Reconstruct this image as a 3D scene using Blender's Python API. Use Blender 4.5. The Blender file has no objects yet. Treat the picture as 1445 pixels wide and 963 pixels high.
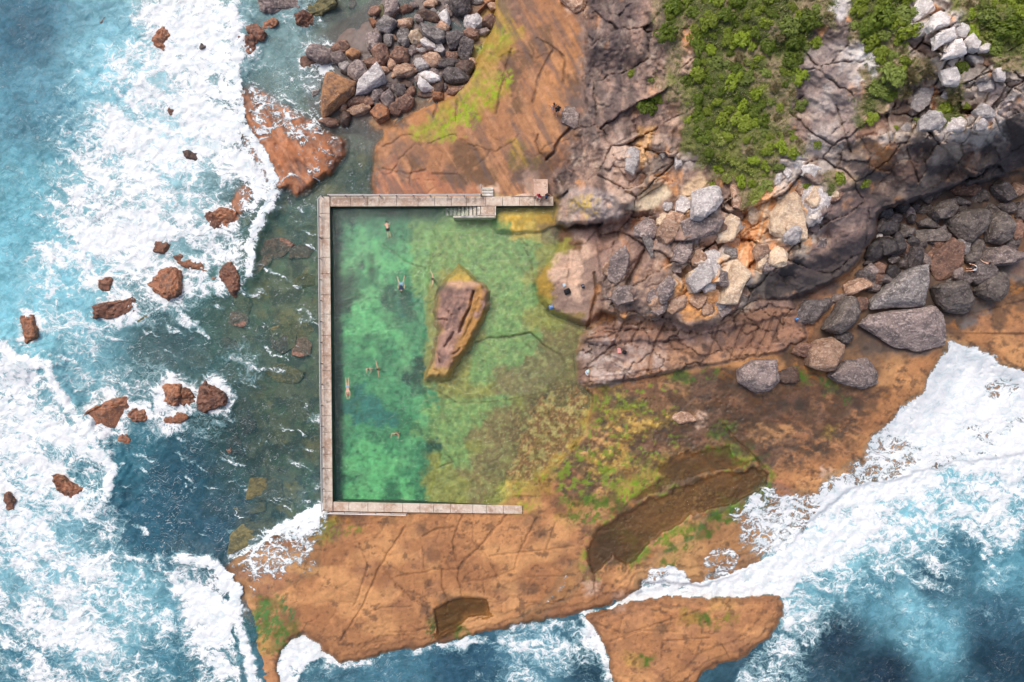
EXPOSURE = 0.33
import bpy, bmesh, math, random
import numpy as np
from mathutils import Vector, Matrix

# ---------------------------------------------------------------- scale
S = 14.0                      # photograph pixels per metre at sea level
CX, CY = 722.5, 481.5
LENS, SENS = 24.0, 36.0
H = (1445.0 / S) * LENS / SENS   # flying height of the drone above the sea
random.seed(7)

def at(px, py, z=0.0):
    k = (H - z) / H
    return ((px - CX) / S * k, (CY - py) / S * k, z)

def lin(r, g, b):
    def f(c):
        c = c / 255.0
        return c / 12.92 if c <= 0.04045 else ((c + 0.055) / 1.055) ** 2.4
    return (f(r), f(g), f(b))

# ---------------------------------------------------------------- rock colours cell by cell, shade of undercut and pool wall included (20 px = 1.4 m cells)
PAL = {
 'o': (170,120,78), 'O': (164,110,80), 'p': (158,112,78), 'n': (116,86,62), 'N': (76,58,42), 'k': (56,48,44),
 'b': (104,86,76), 'r': (146,122,108), 'R': (106,92,86), 'g': (190,178,168), 'w': (222,214,206), 't': (204,172,148),
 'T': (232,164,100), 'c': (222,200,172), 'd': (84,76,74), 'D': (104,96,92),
 'v': (116,118,66), 'V': (84,90,46), 'y': (146,130,102), 'm': (156,134,66), 'M': (74,92,30), 'a': (158,130,58),
 'e': (98,176,116), 'E': (70,140,98), 'f': (30,72,60), 'q': (146,140,66), 'Q': (132,112,70), 'z': (112,88,56),
 'u': (184,150,60), 's': (36,112,106), 'l': (120,152,88),
}
LAND = [
 (0,24,"bbRRRRRRRnoapppotrRRRryVVVVyVVVVyyywVVVVgggvyvvV"),
 (1,24,"bbRRRRRRRnaappppprRRRryVyVVVVVVVVVyRVVVVggggvvvV"),
 (2,24,"bRRRRRRRRnamaprporRRrryyTVVVVVyVVRRRyVyVwgggyvvv"),
 (3,24,"bRRRRRRRRmmaprrporRRrrryTyVVyyVVVRRwwVyyggggg vVV".replace(' ','')),
 (4,24,"RRRRRRRRnaarrrpoorRRrrrytVVyyVyVRrrwwyyyyygggg yy".replace(' ','')),
 (5,24,"RRRRRRRnommrrpoonrrRrryvyVVVVyyVRrrrwyyyyRgyggggg"[:48]),
 (6,24,"RRRRRnnommmarpoonrrRrrryvVVVVvyyRrgrtVVyRggyggggt"[:48]),
 (7,24,"bRRnnooammaprpooRrrrrtrnyVVvVVyyRggryVytggyVRgwg"),
 (8,24,"bboonommmapppp ooRrrrnrrtvVVvVVyyrrrrVtrrggVVggwd".replace(' ','')),
 (9,24,"bbnoommmppppppoprrrrrrrnVVvVvvvyrggrrrgggggggggdd"[:48]),
 (10,24,"bbppppppnnppapoprrrrttrrvVvvyvvvyggRnTrRRRrRRdRd"),
 (11,24,"bnpOpnppnnppaanprrrrttRtgvVvvvygwrgRRTTRRRRRRddR"),
 (12,24,"bnOOpOOnnnnpntnrrrrttRTtrryvvvygRrytRRRRRRRRDddD"),
 (13,24,"bbOOOOOOOOtppt RrrrrntTcnttnryvttwgVtrrrRddddDdD".replace(' ','')),
 (14,41,"ugrnnnrtggtyTTcgwRRddddddddddDd"),
 (15,23,"ffEEEElllllluuuaanrRRnrrrnggtTTccgwRRdddddddddddD"[:49]),
 (16,23,"fEEEEElllllllu uQnrrrrrrtrrgtttTTccgrrrrdddddddddd".replace(' ','')),
 (17,23,"fEEeEelllllllllqqntnrrrgrrrtgTgTTcttRRRRdddddddnn"),
 (18,23,"fEfeeelllllllllqttrrrtrtrrggctcctddddddddDDnnDDDD"),
 (19,23,"ffEeEEllqqllllqattrrrrtrrntTggctddddddddDDDDnDDDD"),
 (20,23,"ffEEfElqqqllll lartrrrrtrnTTTcgcddddddddRDDDnnDDDN".replace(' ','')),
 (21,23,"ffeefsEqqqlllllqrrrrrRtrTTTTgcrdRRRRRRDDDDDNDDDnn"),
 (22,23,"fEeeeEEqqqllllqqqQrnnnRRrrrtrppppppnRRDDDDNNNDpno"),
 (23,23,"feeeeEEqqqqllllQQQQprpp pnrnrppppppnnNNDDDDDDnooop".replace(' ','')),
 (24,23,"fEeeEEEqqqlllllQQQQgrrrrppnpppppnNNNNnDDDDDoooooo"),
 (25,23,"fEEEEEfqqqllllQQQQQgggrgnnnpnnNNNNNNNNNNkoooooooo"),
 (26,23,"fEEEEffquqllQQQQQQtggrooMMnNNNNNNMNNNnNkoooooooo"),
 (27,23,"fEsEEEfEqqqqQQQzzzzamooonNnnNNNnNNNMNnkNooooooo"),
 (28,23,"fsssEEEElllllqzzzzmammmoNnnNNnNNkknoNknooooooooo"),
 (29,23,"fEsssEEllllQQzzzzzammuuuaNtnNNNkNnnNnooooooooooo"),
 (30,23,"fEEEEEllllQQzzzzzzmmuuaNNnnMMNnkNonaooooooooooo"),
 (31,23,"fEeeEEEfllqQQzzzzamauanNNNNNMMnnnooooooooootoo"),
 (32,23,"feeeeEEqllQQQzzzamauummaNNNNNmMnooooootoooooo"),
 (33,23,"feEeeEEqqQQQQzzamoaumammNNNNNNNooootooooooooo"),
 (34,23,"feeeEeEqqqQQqmmaooMammmNNNNNNnMOOooooooooooo"),
 (35,19,"OOoofeeeEeEqqqQqqmmonaMMMNNNNNNNMMMoooooooooooo"),
 (36,20,"OOaaNnonooooooooonoaMNNNNNNNNNMMotooooo"),
 (37,19,"OOoaNooooonooooooo onooNNNNNNNMMoooooooo".replace(' ','')),
 (38,18,"OOOooooooopopoooooooonpoNNNNNMMooooooooo"),
 (39,17,"nOOoooooopoopnoooooooonooNNMNNMoooooooo"),
 (40,17,"OOOOoooopopoooooooooopoonooopopooooooo"),
 (41,17,"oOOooooooopoopoooonnnoootoopoooooooooo"),
 (42,16,"ooMMooooopoppooNNNoppooooootopoopoaaoopooo"),
 (43,16,"oMMonooooopoooNNNpooooppppopppooaMoppooo"),
 (44,16,"MMaMMoooooooooonMoooopoooppoponopoppopooo"),
 (45,16,"MaaMooooooooooonoooooooooooppoppoooppopooo"),
 (46,16,"Moooooooooooooooooooooooooo oaMpoppoooooo".replace(' ','')),
 (47,16,"oooooooooooooooooooooooooo oooopooooooooo".replace(' ','')),
]

# ---------------------------------------------------------------- how much foam lies on the sea (0-9), same cells
FOAM_A = """
000012123689999975456532
000012234789999985455543
000012334579999984324422
000113445789999985335543
000123456789999985444553
001234567788999984455543
001244567888999993245554
012334567888999993223465
013445678888999993223465
123455788888889994222245
123456788988779997211124
234567889888886899831112
244667888887776789941111
235678888877675665983222
234678888876677338532222
224578988988875324631221
024688999999898774000000
125778998897688885100100
245677888886756785121000
245666777765876465221000
245667765666887321110000
344556644667763110010100
334655665554431111011111
445555653222211111100111
864455653211111144110000
985445543233222355310000
999645555555434434311000
999525555554465432110000
999823554445443321001000
999964445544334432110000
999997553344234321100000
999999753322122110000000
788899981000111110000000
878886872111111110000132
877755762101221110002575
776777663211221100012667
776777653211111100123556
777666664211111001234454
777776654211000013466345
676767665422551124543243
676766765533886433332220
767677655443899853211000
677766665554499910000000
777777755655389910000000
677777666546478910004775
667777765455468920006886
467766665544357950048545
357776555544447880088434
357776555544447880088434
""".split()
FOAM_B = """
000000000000005970000
000000000000059999730
000000000000699999970
000000000000799999758
000000000037999999658
000000000477899999999
000000004778799999999
000000003666788886888
000002346678888888888
022101247899998777687
366237889998876677776
575557999988776776776
676758999887776667766
777879998777675466663
568889987676666436543
346998877656475526432
114887665565455415533
888556654544555314423
002556543234554323323
002666533223454323324
004666332123444322111
025764100013444321111
355652000002234421211
656541000000111211211
656541000000111211211
""".split()
FOAM_C = """
000000000000000000000000
000000000000000000555000
000000000000455556765000
864444334444566667765000
543333222233456655543000
432222112233456544333300
432222112233456544333300
""".split()   # x 470.., rows 42..48
# ---------------------------------------------------------------- numpy fields over one grid of view rays
STEP = 1.5
GX = np.arange(-110, 1556, STEP, dtype=np.float32)
GY = np.arange(-90, 1054, STEP, dtype=np.float32)
NX, NY = len(GX), len(GY)
PX, PY = np.meshgrid(GX, GY)

def hsh(xi, yi, seed):
    h = (xi.astype(np.int64) * 374761393 + yi.astype(np.int64) * 668265263 + seed * 974634777) & 0xffffffff
    h = ((h ^ (h >> 13)) * 1274126177) & 0xffffffff
    h = h ^ (h >> 16)
    return (h.astype(np.float32) / np.float32(4294967295.0))

def vn(x, y, seed):
    xi = np.floor(x); yi = np.floor(y)
    fx = (x - xi).astype(np.float32); fy = (y - yi).astype(np.float32)
    ux = fx * fx * (3 - 2 * fx); uy = fy * fy * (3 - 2 * fy)
    xi = xi.astype(np.int64); yi = yi.astype(np.int64)
    a = hsh(xi, yi, seed); b = hsh(xi + 1, yi, seed); c = hsh(xi, yi + 1, seed); d = hsh(xi + 1, yi + 1, seed)
    return (a + (b - a) * ux) * (1 - uy) + (c + (d - c) * ux) * uy

def fbm(x, y, seed, octv=4, gain=0.5):
    t = np.zeros_like(x, dtype=np.float32); a = 1.0; s = 0.0
    for o in range(octv):
        t += a * (vn(x, y, seed + o * 17) - 0.5) * 2
        s += a; a *= gain
        x = x * 2.03 + 11.3; y = y * 2.03 - 7.1
    return t / s                       # about -1 .. 1

def worley(x, y, seed):
    xi = np.floor(x).astype(np.int64); yi = np.floor(y).astype(np.int64)
    f1 = np.full(x.shape, 9.0, np.float32); f2 = f1.copy(); cid = np.zeros(x.shape, np.float32)
    dx1 = np.zeros_like(f1); dy1 = np.zeros_like(f1)
    for i in (-1, 0, 1):
        for j in (-1, 0, 1):
            cx = xi + i; cy = yi + j
            qx = cx + hsh(cx, cy, seed); qy = cy + hsh(cx, cy, seed + 5)
            ex = (x - qx).astype(np.float32); ey = (y - qy).astype(np.float32)
            d = np.sqrt(ex * ex + ey * ey)
            near = d < f1
            f2 = np.where(near, f1, np.minimum(f2, d))
            cid = np.where(near, hsh(cx, cy, seed + 9), cid)
            dx1 = np.where(near, ex, dx1); dy1 = np.where(near, ey, dy1)
            f1 = np.where(near, d, f1)
    return f1, f2 - f1, cid, dx1, dy1

def blur(a, r):
    r = int(max(1, r))
    for ax in (0, 1):
        for _ in range(2):
            pad = [(0, 0)] * a.ndim; pad[ax] = (r + 1, r)
            c = np.cumsum(np.pad(a, pad, mode='edge').astype(np.float64), axis=ax)
            n = a.shape[ax]
            hi = np.take(c, np.arange(2 * r + 1, 2 * r + 1 + n), axis=ax); lo = np.take(c, np.arange(0, n), axis=ax)
            a = ((hi - lo) / (2 * r + 1)).astype(np.float32)
    return a

def sstep(a, b, x):
    t = np.clip((x - a) / (b - a), 0, 1)
    return t * t * (3 - 2 * t)

def window(pts, margin):
    xs = [p[0] for p in pts]; ys = [p[1] for p in pts]
    i0 = max(0, int((min(xs) - margin - GX[0]) / STEP)); i1 = min(NX, int((max(xs) + margin - GX[0]) / STEP) + 2)
    j0 = max(0, int((min(ys) - margin - GY[0]) / STEP)); j1 = min(NY, int((max(ys) + margin - GY[0]) / STEP) + 2)
    return slice(j0, j1), slice(i0, i1)

def seg_dist(X, Y, a, b):
    dx, dy = b[0] - a[0], b[1] - a[1]
    t = np.clip(((X - a[0]) * dx + (Y - a[1]) * dy) / (dx * dx + dy * dy + 1e-9), 0, 1)
    return np.hypot(X - (a[0] + t * dx), Y - (a[1] + t * dy))

def sdf(poly, margin=40, warp=None):
    """signed distance in px, positive inside; -margin elsewhere"""
    out = np.full((NY, NX), -float(margin), np.float32)
    w = window(poly, margin)
    X = PX[w]; Y = PY[w]
    if warp is not None:
        X = X + warp[0][w]; Y = Y + warp[1][w]
    d = np.full(X.shape, 1e9, np.float32); ins = np.zeros(X.shape, bool)
    n = len(poly)
    for i in range(n):
        a, b = poly[i], poly[(i + 1) % n]
        d = np.minimum(d, seg_dist(X, Y, a, b))
        if a[1] != b[1]:
            c = ((a[1] > Y) != (b[1] > Y)) & (X < (b[0] - a[0]) * (Y - a[1]) / (b[1] - a[1]) + a[0])
            ins ^= c
    out[w] = np.maximum(np.where(ins, d, -d), -margin)
    return out

def line_dist(pts, margin=14, warp=None):
    out = np.full((NY, NX), float(margin), np.float32)
    w = window(pts, margin)
    X = PX[w]; Y = PY[w]
    if warp is not None:
        X = X + warp[0][w]; Y = Y + warp[1][w]
    d = np.full(X.shape, 1e9, np.float32)
    for a, b in zip(pts[:-1], pts[1:]):
        d = np.minimum(d, seg_dist(X, Y, a, b))
    out[w] = np.minimum(d, margin)
    return out

def idw(pts, power=3.0):
    """pts: (px, py, v...) -> one array per value"""
    k = len(pts[0]) - 2
    num = [np.zeros((NY, NX), np.float32) for _ in range(k)]; den = np.zeros((NY, NX), np.float32)
    for p in pts:
        w = 1.0 / (((PX - p[0]) ** 2 + (PY - p[1]) ** 2 + 150.0) / 900.0) ** (power / 2)
        den += w
        for i in range(k):
            num[i] += w * p[2 + i]
    return [n / den for n in num]

W2 = (fbm(PX / 9, PY / 9, 1, 3) * 3.0, fbm(PX / 9, PY / 9, 2, 3) * 3.0)          # small ragged edges
W6 = (fbm(PX / 26, PY / 26, 3, 4) * 9.0, fbm(PX / 26, PY / 26, 4, 4) * 9.0)      # wider wandering

def cells(A, wx, wy, sharp=True):
    """value grid of 20 px cells (rows, cols, k) looked up at warped places"""
    x = np.clip((PX + wx) / 20.0 - 0.5, 0, A.shape[1] - 1.001); y = np.clip((PY + wy) / 20.0 - 0.5, 0, A.shape[0] - 1.001)
    xi = x.astype(np.int32); yi = y.astype(np.int32); fx = x - xi; fy = y - yi
    if sharp:
        fx = sstep(0.25, 0.75, fx); fy = sstep(0.25, 0.75, fy)
    else:
        fx = fx * fx * (3 - 2 * fx); fy = fy * fy * (3 - 2 * fy)
    fx = fx[..., None]; fy = fy[..., None]
    return (A[yi, xi] * (1 - fx) + A[yi, xi + 1] * fx) * (1 - fy) + (A[yi + 1, xi] * (1 - fx) + A[yi + 1, xi + 1] * fx) * fy

# ---- land colour
grid = [[None] * 73 for _ in range(49)]
for r, c0, s in LAND:
    for i, ch in enumerate(s):
        if c0 + i < 73:
            grid[r][c0 + i] = 'n' if ch == 'r' and 2 <= r <= 9 and c0 + i < 41 else ch
for _ in range(80):                                   # spread known cells into unknown ones
    new = [row[:] for row in grid]; hole = False
    for r in range(49):
        for c in range(73):
            if grid[r][c] is None:
                hole = True
                for dr, dc in ((0, 1), (0, -1), (1, 0), (-1, 0)):
                    rr, cc = r + dr, c + dc
                    if 0 <= rr < 49 and 0 <= cc < 73 and grid[rr][cc] is not None:
                        new[r][c] = grid[rr][cc]; break
    grid = new
    if not hole:
        break
PALL = {k: lin(*v) for k, v in PAL.items()}
GC = np.array([[PALL[ch] for ch in row] for row in grid], np.float32)
wx = W6[0] * 1.2 + fbm(PX / 6, PY / 6, 8, 2) * 6; wy = W6[1] * 1.2 + fbm(PX / 6, PY / 6, 9, 2) * 6
COL = cells(GC, wx, wy)
def cellmask(chars):
    return cells(np.array([[1.0 if ch in chars else 0.0 for ch in row] for row in grid], np.float32)[..., None], wx, wy)[..., 0]

def paint(mask, rgb):
    global COL
    m = np.clip(mask, 0, 1)[..., None]
    COL = COL * (1 - m) + np.array(lin(*rgb), np.float32) * m
# ---------------------------------------------------------------- outlines read off the photograph (px)
CLIFF = [(834,-60),(826,60),(822,110),(827,150),(815,180),(800,215),(783,250),(788,285),(782,316),(800,321),(850,314),
         (836,335),(842,360),(845,400),(850,440),(880,452),(935,447),(975,467),(1010,458),(1035,438),(1062,426),(1115,424),(1150,410),
         (1180,397),(1212,372),(1232,335),(1243,297),(1280,287),(1320,274),(1345,264),(1390,257),(1445,238),(1600,205),(1600,-120),(834,-120)]
LOBE = [(790,322),(806,318),(846,316),(856,350),(856,440),(832,462),(816,458),(795,450),(776,441),(761,427),(755,406),(758,392),(766,380),(780,364),(786,350)]
LEDGE = [(822,471),(850,458),(870,448),(935,440),(975,455),(1010,450),(1060,422),(1115,420),(1135,448),(1142,480),(1100,500),(1040,511),(960,526),(900,536),(832,549),(816,536),(813,500)]
UPPER = [(528,292),(524,240),(530,205),(545,182),(570,166),(600,152),(640,136),(668,100),(686,60),(698,30),(712,-90),(860,-90),(845,60),(840,150),(830,200),(800,260),(796,300),(784,293)]
BED = [(455,190),(440,150),(432,110),(435,70),(470,40),(520,10),(545,-90),(760,-90),(700,100),(600,190),(540,200),(500,185)]
LEDGE_W = [(334,112),(366,126),(399,146),(430,165),(455,180),(491,198),(489,222),(470,245),(450,258),(436,272),(417,280),(404,268),(382,276),(360,272),(350,240),(335,200)]
LEDGE_S = [(322,290),(330,265),(350,258),(362,268),(356,290),(342,308),(326,306)]
PLAT = [(452,722),(600,715),(690,704),(750,670),(790,650),(822,612),(832,560),(815,540),(813,490),(840,400),(1200,200),(1600,150),(1600,620),(1445,642),
        (1380,652),(1290,672),(1200,694),(1150,732),(1110,782),(1030,817),(990,829),(960,826),(905,822),(904,836),(880,847),(838,861),(818,868),(765,878),
        (700,891),(620,910),(550,922),(482,939),(455,915),(430,896),(403,908),(394,935),(404,1060),(338,1060),(333,925),(321,890),(324,860),(338,838),(300,812),(330,785),(392,748),(440,728)]
ISLET = [(824,870),(836,865),(900,846),(940,841),(1000,843),(1104,837),(1107,868),(1092,890),(1082,906),(1055,926),(1000,946),(960,985),(920,1060),(880,1060),(862,975),(858,930),(845,900)]
POOL = [(466,290),(784,292),(804,322),(792,360),(765,384),(753,405),(775,443),(830,467),(812,500),(815,542),(834,560),(828,612),(792,652),(760,676),(722,702),(700,714),(467,710)]
DEEP = [(460,285),(628,285),(612,330),(604,370),(603,420),(597,470),(595,520),(600,560),(606,590),(606,625),(620,640),(612,680),(598,715),(455,715)]
STEPZONE = [(660,488),(690,477),(719,475),(749,470),(765,485),(790,500),(800,520),(766,553),(719,563),(680,568),(646,568),(613,549),(600,545),(606,536),(640,515)]
CHAN1 = [(826,795),(832,765),(855,738),(890,716),(940,694),(1000,676),(1074,660),(1084,672),(1078,688),(1040,706),(990,726),(950,745),(918,764),(900,786),(884,803),(862,786),(848,800),(836,814)]
CHAN2 = [(924,664),(950,645),(1000,631),(1030,627),(1042,645),(1068,655),(1000,669),(950,684),(900,706),(880,712),(905,690),(935,676)]
TIDE = [(631,849),(653,843),(688,845),(691,867),(661,871),(641,887),(618,897),(613,868),(611,861)]
SLABROCK = [(656,300),(784,296),(788,322),(770,331),(730,333),(703,330),(695,318),(692,305)]

warpS = (W2[0] * 0.8, W2[1] * 0.8)
sC = sdf(CLIFF, 60, (W2[0] * 1.2, W2[1] * 1.2)); sLobe = sdf(LOBE, 40, warpS); sLed = sdf(LEDGE, 40, warpS)
sU = sdf(UPPER, 40, (W6[0] * .5, W6[1] * .5)); sB = sdf(BED, 40, W6); sLW = sdf(LEDGE_W, 40, (W6[0] * .7 + W2[0], W6[1] * .7 + W2[1])); sLS = sdf(LEDGE_S, 40, W2)
wE = (W2[0] * 1.4 + W6[0] * .35, W2[1] * 1.4 + W6[1] * .35); sP = sdf(PLAT, 60, wE); sI = sdf(ISLET, 60, wE)
sPool = sdf(POOL, 60); sDeep = sdf(DEEP, 60, (W2[0] * 1.5, W2[1] * 1.5)); sStep = sdf(STEPZONE, 30, (W2[0] * .4, W2[1] * .4))
wCh = (W6[0] * .8 + W2[0] * 1.4, W6[1] * .8 + W2[1] * 1.4); sCh1 = sdf(CHAN1, 30, wCh); sCh2 = sdf(CHAN2, 30, wCh); sTide = sdf(TIDE, 30, (W2[0] * .5, W2[1] * .5))
sSl = sdf(SLABROCK, 30, warpS)

n8 = fbm(PX / 22, PY / 22, 21, 4); n3 = fbm(PX / 5.5, PY / 5.5, 22, 3); n40 = fbm(PX / 90, PY / 90, 23, 4); n1 = fbm(PX / 3, PY / 3, 24, 2)
# seabed
Z = -1.3 + 0.45 * n40 + 0.35 * n8 + 0.08 * n3
# boulder bed, ledges
Z = np.maximum(Z, -0.9 + sstep(-14, 22, sB) * (0.95 + 0.18 * n8 + 0.05 * n3))
strata = fbm((PX * .85 - PY * .5) / 9, (PX * .5 + PY * .85) / 34, 31, 4)
Z = np.maximum(Z, -0.9 + sstep(-10, 10, sLW) * (1.22 + 0.16 * n8 + 0.42 * strata + 0.07 * n3 + 0.03 * n1 + 0.25 * sstep(380, 480, PX + (PY - 180) * .6)))
Z = np.maximum(Z, -0.9 + sstep(-8, 8, sLS) * (1.1 + 0.16 * n8 + 0.15 * strata))
# upper platform: rises to the cliff, wide worn ripples running up it
ripple = fbm((PX * .55 + PY * .83) / 70, (PX * .83 - PY * .55) / 13, 33, 4)
zU = 0.55 + 0.9 * sstep(530, 700, PX) + 1.0 * sstep(690, 830, PX) + 0.14 * n8 + 0.16 * ripple + 0.05 * n3
f1, e1, c1, _, _ = worley((PX + W6[0] * 1.4) / 62, (PY + W6[1] * 1.4) / 40, 41)
zU += 0.10 * (c1 - .5) - 0.12 * (1 - sstep(0.0, 0.07, e1)) * (PY > 190)
zU = zU + (np.minimum(zU, .92 + .05 * n8) - zU) * sstep(205, 258, PY)
Z = np.maximum(Z, -0.9 + sstep(-8, 8, sU) * (zU + 0.9))
# lower and right platform
zP = 0.95 + 0.12 * n8 + 0.12 * n40 + 0.03 * n3 + 0.012 * n1
zP += 0.5 * sstep(620, 520, PY) * sstep(900, 1000, PX) + 0.35 * sstep(1150, 1400, PX)
zP -= 0.65 * sstep(430, 330, PX + (PY - 800) * -0.3) * (PX < 480)
zP -= 0.5 * sstep(1215, 1420, PX + (PY - 560) * .9) * (PY > 470)
zP -= 0.45 * sstep(900, 1080, PX) * sstep(700, 760, PY)
mot = fbm((PX - PY * .3) / 16, (PY + PX * .2) / 10, 35, 4)
zP += 0.10 * mot * sstep(560, 600, PY) * sstep(820, 860, PX) * sstep(760, 700, PY)
W3 = [(1050,700),(1092,684),(1150,690),(1212,640),(1240,600),(1268,580),(1300,548),(1338,474),(1378,490),(1445,520),(1600,555),(1600,720),(1400,710),(1250,730),(1120,800),(1060,815)]
zP -= np.maximum(zP - .22 - .12 * n8 - .1 * fbm(PX / 14, PY / 14, 38, 3), 0) * sstep(-14, 46, sdf(W3, 60, W6))
tw = sP + .55 * W6[0] + .5 * W2[0]; tsel = (PY > 700) * sstep(440, 500, PX) * (PX < 1120)
zP -= tsel * (.16 * (1 - sstep(13, 15.5, tw)) + .14 * (1 - sstep(24, 26.5, tw + .6 * W6[1])) + .07 * (1 - sstep(40, 42, tw - W6[1])))
edge = sstep(-5, 6, sP)
Z = np.maximum(Z, -0.9 + edge * (zP + 0.9))
ti = sI + .55 * W6[0] + .5 * W2[0]
zI = 0.95 - .16 * (1 - sstep(12, 14.5, ti)) - .14 * (1 - sstep(25, 27.5, ti + .7 * W6[1])) - .1 * sstep(.04, .07, n40 + .1 * n8) +  0.14 * n8 + 0.18 * n40 + 0.03 * n3 + 0.12 * fbm((PX + PY * .4) / 60, (PY - PX * .4) / 12, 36, 4)
Z = np.maximum(Z, -0.9 + sstep(-5, 6, sI) * (zI + 0.9))
# pool basin (pool water stands at POOL_Z)
POOL_Z = 0.62
shelf = -0.42 + 1.0 * sstep(600, 800, PX + 0.25 * (PY - 500)) + 0.06 * n8 + 0.03 * n3 + 0.02 * n1
shelf += 0.16 * sstep(620, 700, PY) * sstep(640, 720, PX)
shelf -= 0.28 * sstep(-2, 2, sStep)
shelf += 0.30 * sstep(540, 640, PY) * sstep(690, 790, PX) + 0.10 * fbm(PX / 7, PY / 7, 37, 3) * sstep(690, 760, PX) * (PY > 540)
deep = -1.15 + 0.14 * n8 + 0.04 * n3 + 0.12 * n40
zPool = np.where(PX > 0, shelf + (deep - shelf) * sstep(-3, 5, sDeep), 0)
pm = sstep(-6, 4, sPool)
Z = Z * (1 - pm) + np.minimum(zPool, 2.0) * pm
Z = np.maximum(Z, -0.6 + sstep(-6, 8, sSl) * (1.22 + 0.10 * n8 + 0.05 * n3))
capw = sstep(-1, 2, np.minimum(np.minimum(PX - 446, 786 - PX), np.minimum(PY - 272, 296 - PY)))
Z = Z + (np.minimum(Z, .9) - Z) * capw
# still pools on the platform
Z -= 0.38 * sstep(-3, 4, sCh1) + 0.22 * sstep(-3, 5, sCh2) + 0.5 * sstep(-2, 3, sTide)
CHAN_Z, TIDE_Z = 0.80, 0.72

# cliff heights (px, py, metres)
HC = [(834,-60,4.5),(840,20,4.3),(870,30,5.8),(900,60,7),(960,40,8.4),(1000,20,9.3),(1100,20,10.2),(1180,20,10.8),(1250,20,11.2),(1350,20,12.2),(1440,10,12.8),(1200,-100,12),(1500,-80,13.5),
 (832,110,3.2),(850,110,4.3),(870,120,5),(910,120,6.4),(960,120,7.8),(1040,110,8.8),(1120,110,9.3),(1180,100,9.8),(1260,90,10.7),(1350,90,11.8),(1435,100,12.4),
 (820,190,2.8),(850,190,4.3),(890,190,5.4),(930,190,6.3),(1000,200,7.8),(1070,200,8.3),(1130,190,8.8),(1190,190,9.4),(1250,192,9.9),(1320,186,10.4),(1390,178,11),(1440,160,11.8),
 (800,250,2.8),(794,300,2.8),(830,280,4.4),(870,262,4.8),(900,290,4.9),(940,250,5.5),(1000,260,6.4),(1080,270,7.4),(1150,240,8.1),(1178,262,7.5),
 (1215,222,7.8),(1300,226,6.6),(1400,216,6.4),(1240,272,4.8),(1330,252,3.6),(1430,238,3.8),(1540,200,5),
 (845,330,3.0),(900,340,4.4),(960,330,5.5),(1000,330,6.3),(1060,330,6.3),(1110,320,6.9),(1160,300,6.8),(1200,330,5.4),(1222,310,4.8),
 (850,400,3.5),(900,400,4.5),(950,400,5.1),(1000,400,5.7),(1040,395,5.6),(1100,358,5.8),(1160,342,4.6),
 (895,438,4.0),(970,450,4.1),(1010,430,4.6),(1050,400,4.4),(1100,402,2.9),(1170,388,2.5),(1080,420,2.6),(1210,360,3.4)]
hc = idw(HC, 3.4)[0]
vegm = cellmask('vVy')
# broken sandstone: tilted blocks of three sizes along the bedding, rounded at their edges
ax, ay = 0.92, 0.38
def blocks(su, sv, seed, amp, tilt):
    u = (PX * ax - PY * ay + W6[0] * .7 + W2[0] * .6) / su; v = (PX * ay + PY * ax + W6[1] * .7 + W2[1] * .6) / sv
    f, e, c, dx, dy = worley(u, v, seed)
    z = amp * (c - .5) * 2 + tilt * (dx * (hsh((c * 9999).astype(np.int64), np.zeros_like(c, dtype=np.int64), seed) - .5) + dy * (hsh((c * 7777).astype(np.int64), np.ones_like(c, dtype=np.int64), seed) - .5)) * 2
    TONE.append(c)
    return z, e
TONE = []
b1, e1_ = blocks(92, 58, 51, .8, 2.4); b2, e2_ = blocks(40, 25, 52, .36, 1.2); b3, e3_ = blocks(13, 9, 53, .10, .4)
rocky = 1 - 0.8 * vegm
flow = fbm((PX * ay + PY * ax + W6[0] * 2) / 60, (PX * ax - PY * ay + W6[1] * 2) / 8, 55, 4)   # worn bands down the slope
west = sstep(985, 900, PX + (PY - 250) * .1)                          # western flank: smooth, weathered, streaked
bmk = np.zeros_like(Z)
for x_, y_, rx_, ry_, v_ in ((1015,355,85,110,1.0),(1120,300,60,60,.7),(1340,110,130,110,1.0),(905,235,60,65,.8),(1250,190,90,30,.5),(1080,380,60,40,.6),(905,400,60,45,.35),(1300,230,150,40,.55)):
    bmk = np.maximum(bmk, v_ * (1 - sstep(.55, 1.15, np.hypot((PX - x_ + W6[0]) / rx_, (PY - y_ + W6[1]) / ry_))))
bmk = np.clip(bmk, .10, 1)
blk = b1 + b2 + b3 - 0.7 * (1 - sstep(0, .05, e1_)) - 0.32 * (1 - sstep(0, .07, e2_))
flow2 = fbm((PX * .97 + PY * .2 + W2[0] * 2) / 7, (PY * .97 - PX * .2) / 70, 57, 5)
smooth = 0.6 * fbm(PX / 44, PY / 60, 56, 4) + 0.42 * flow + 0.34 * flow2 + 0.08 * n3 + .12 * b2 + 0.55 * b1
bulge = .75 * west * smooth + (1 - west) * (.7 * fbm(PX / 50, PY / 42, 101, 3) + .4 * fbm((PX + PY * .4) / 40, (PY - PX * .4) / 12, 102, 4)) + .24 * fbm(PX / 13, PY / 10, 103, 4) + .10 * n3 - .5 * (1 - sstep(0, .035, e1_)) * sstep(-.1, .3, n40 + n8)
hc = hc + rocky * (blk * bmk + bulge * (1 - bmk)) + 0.06 * n8 + 0.05 * n3 + vegm * (0.3 * n8 + 0.15 * n3)
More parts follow.
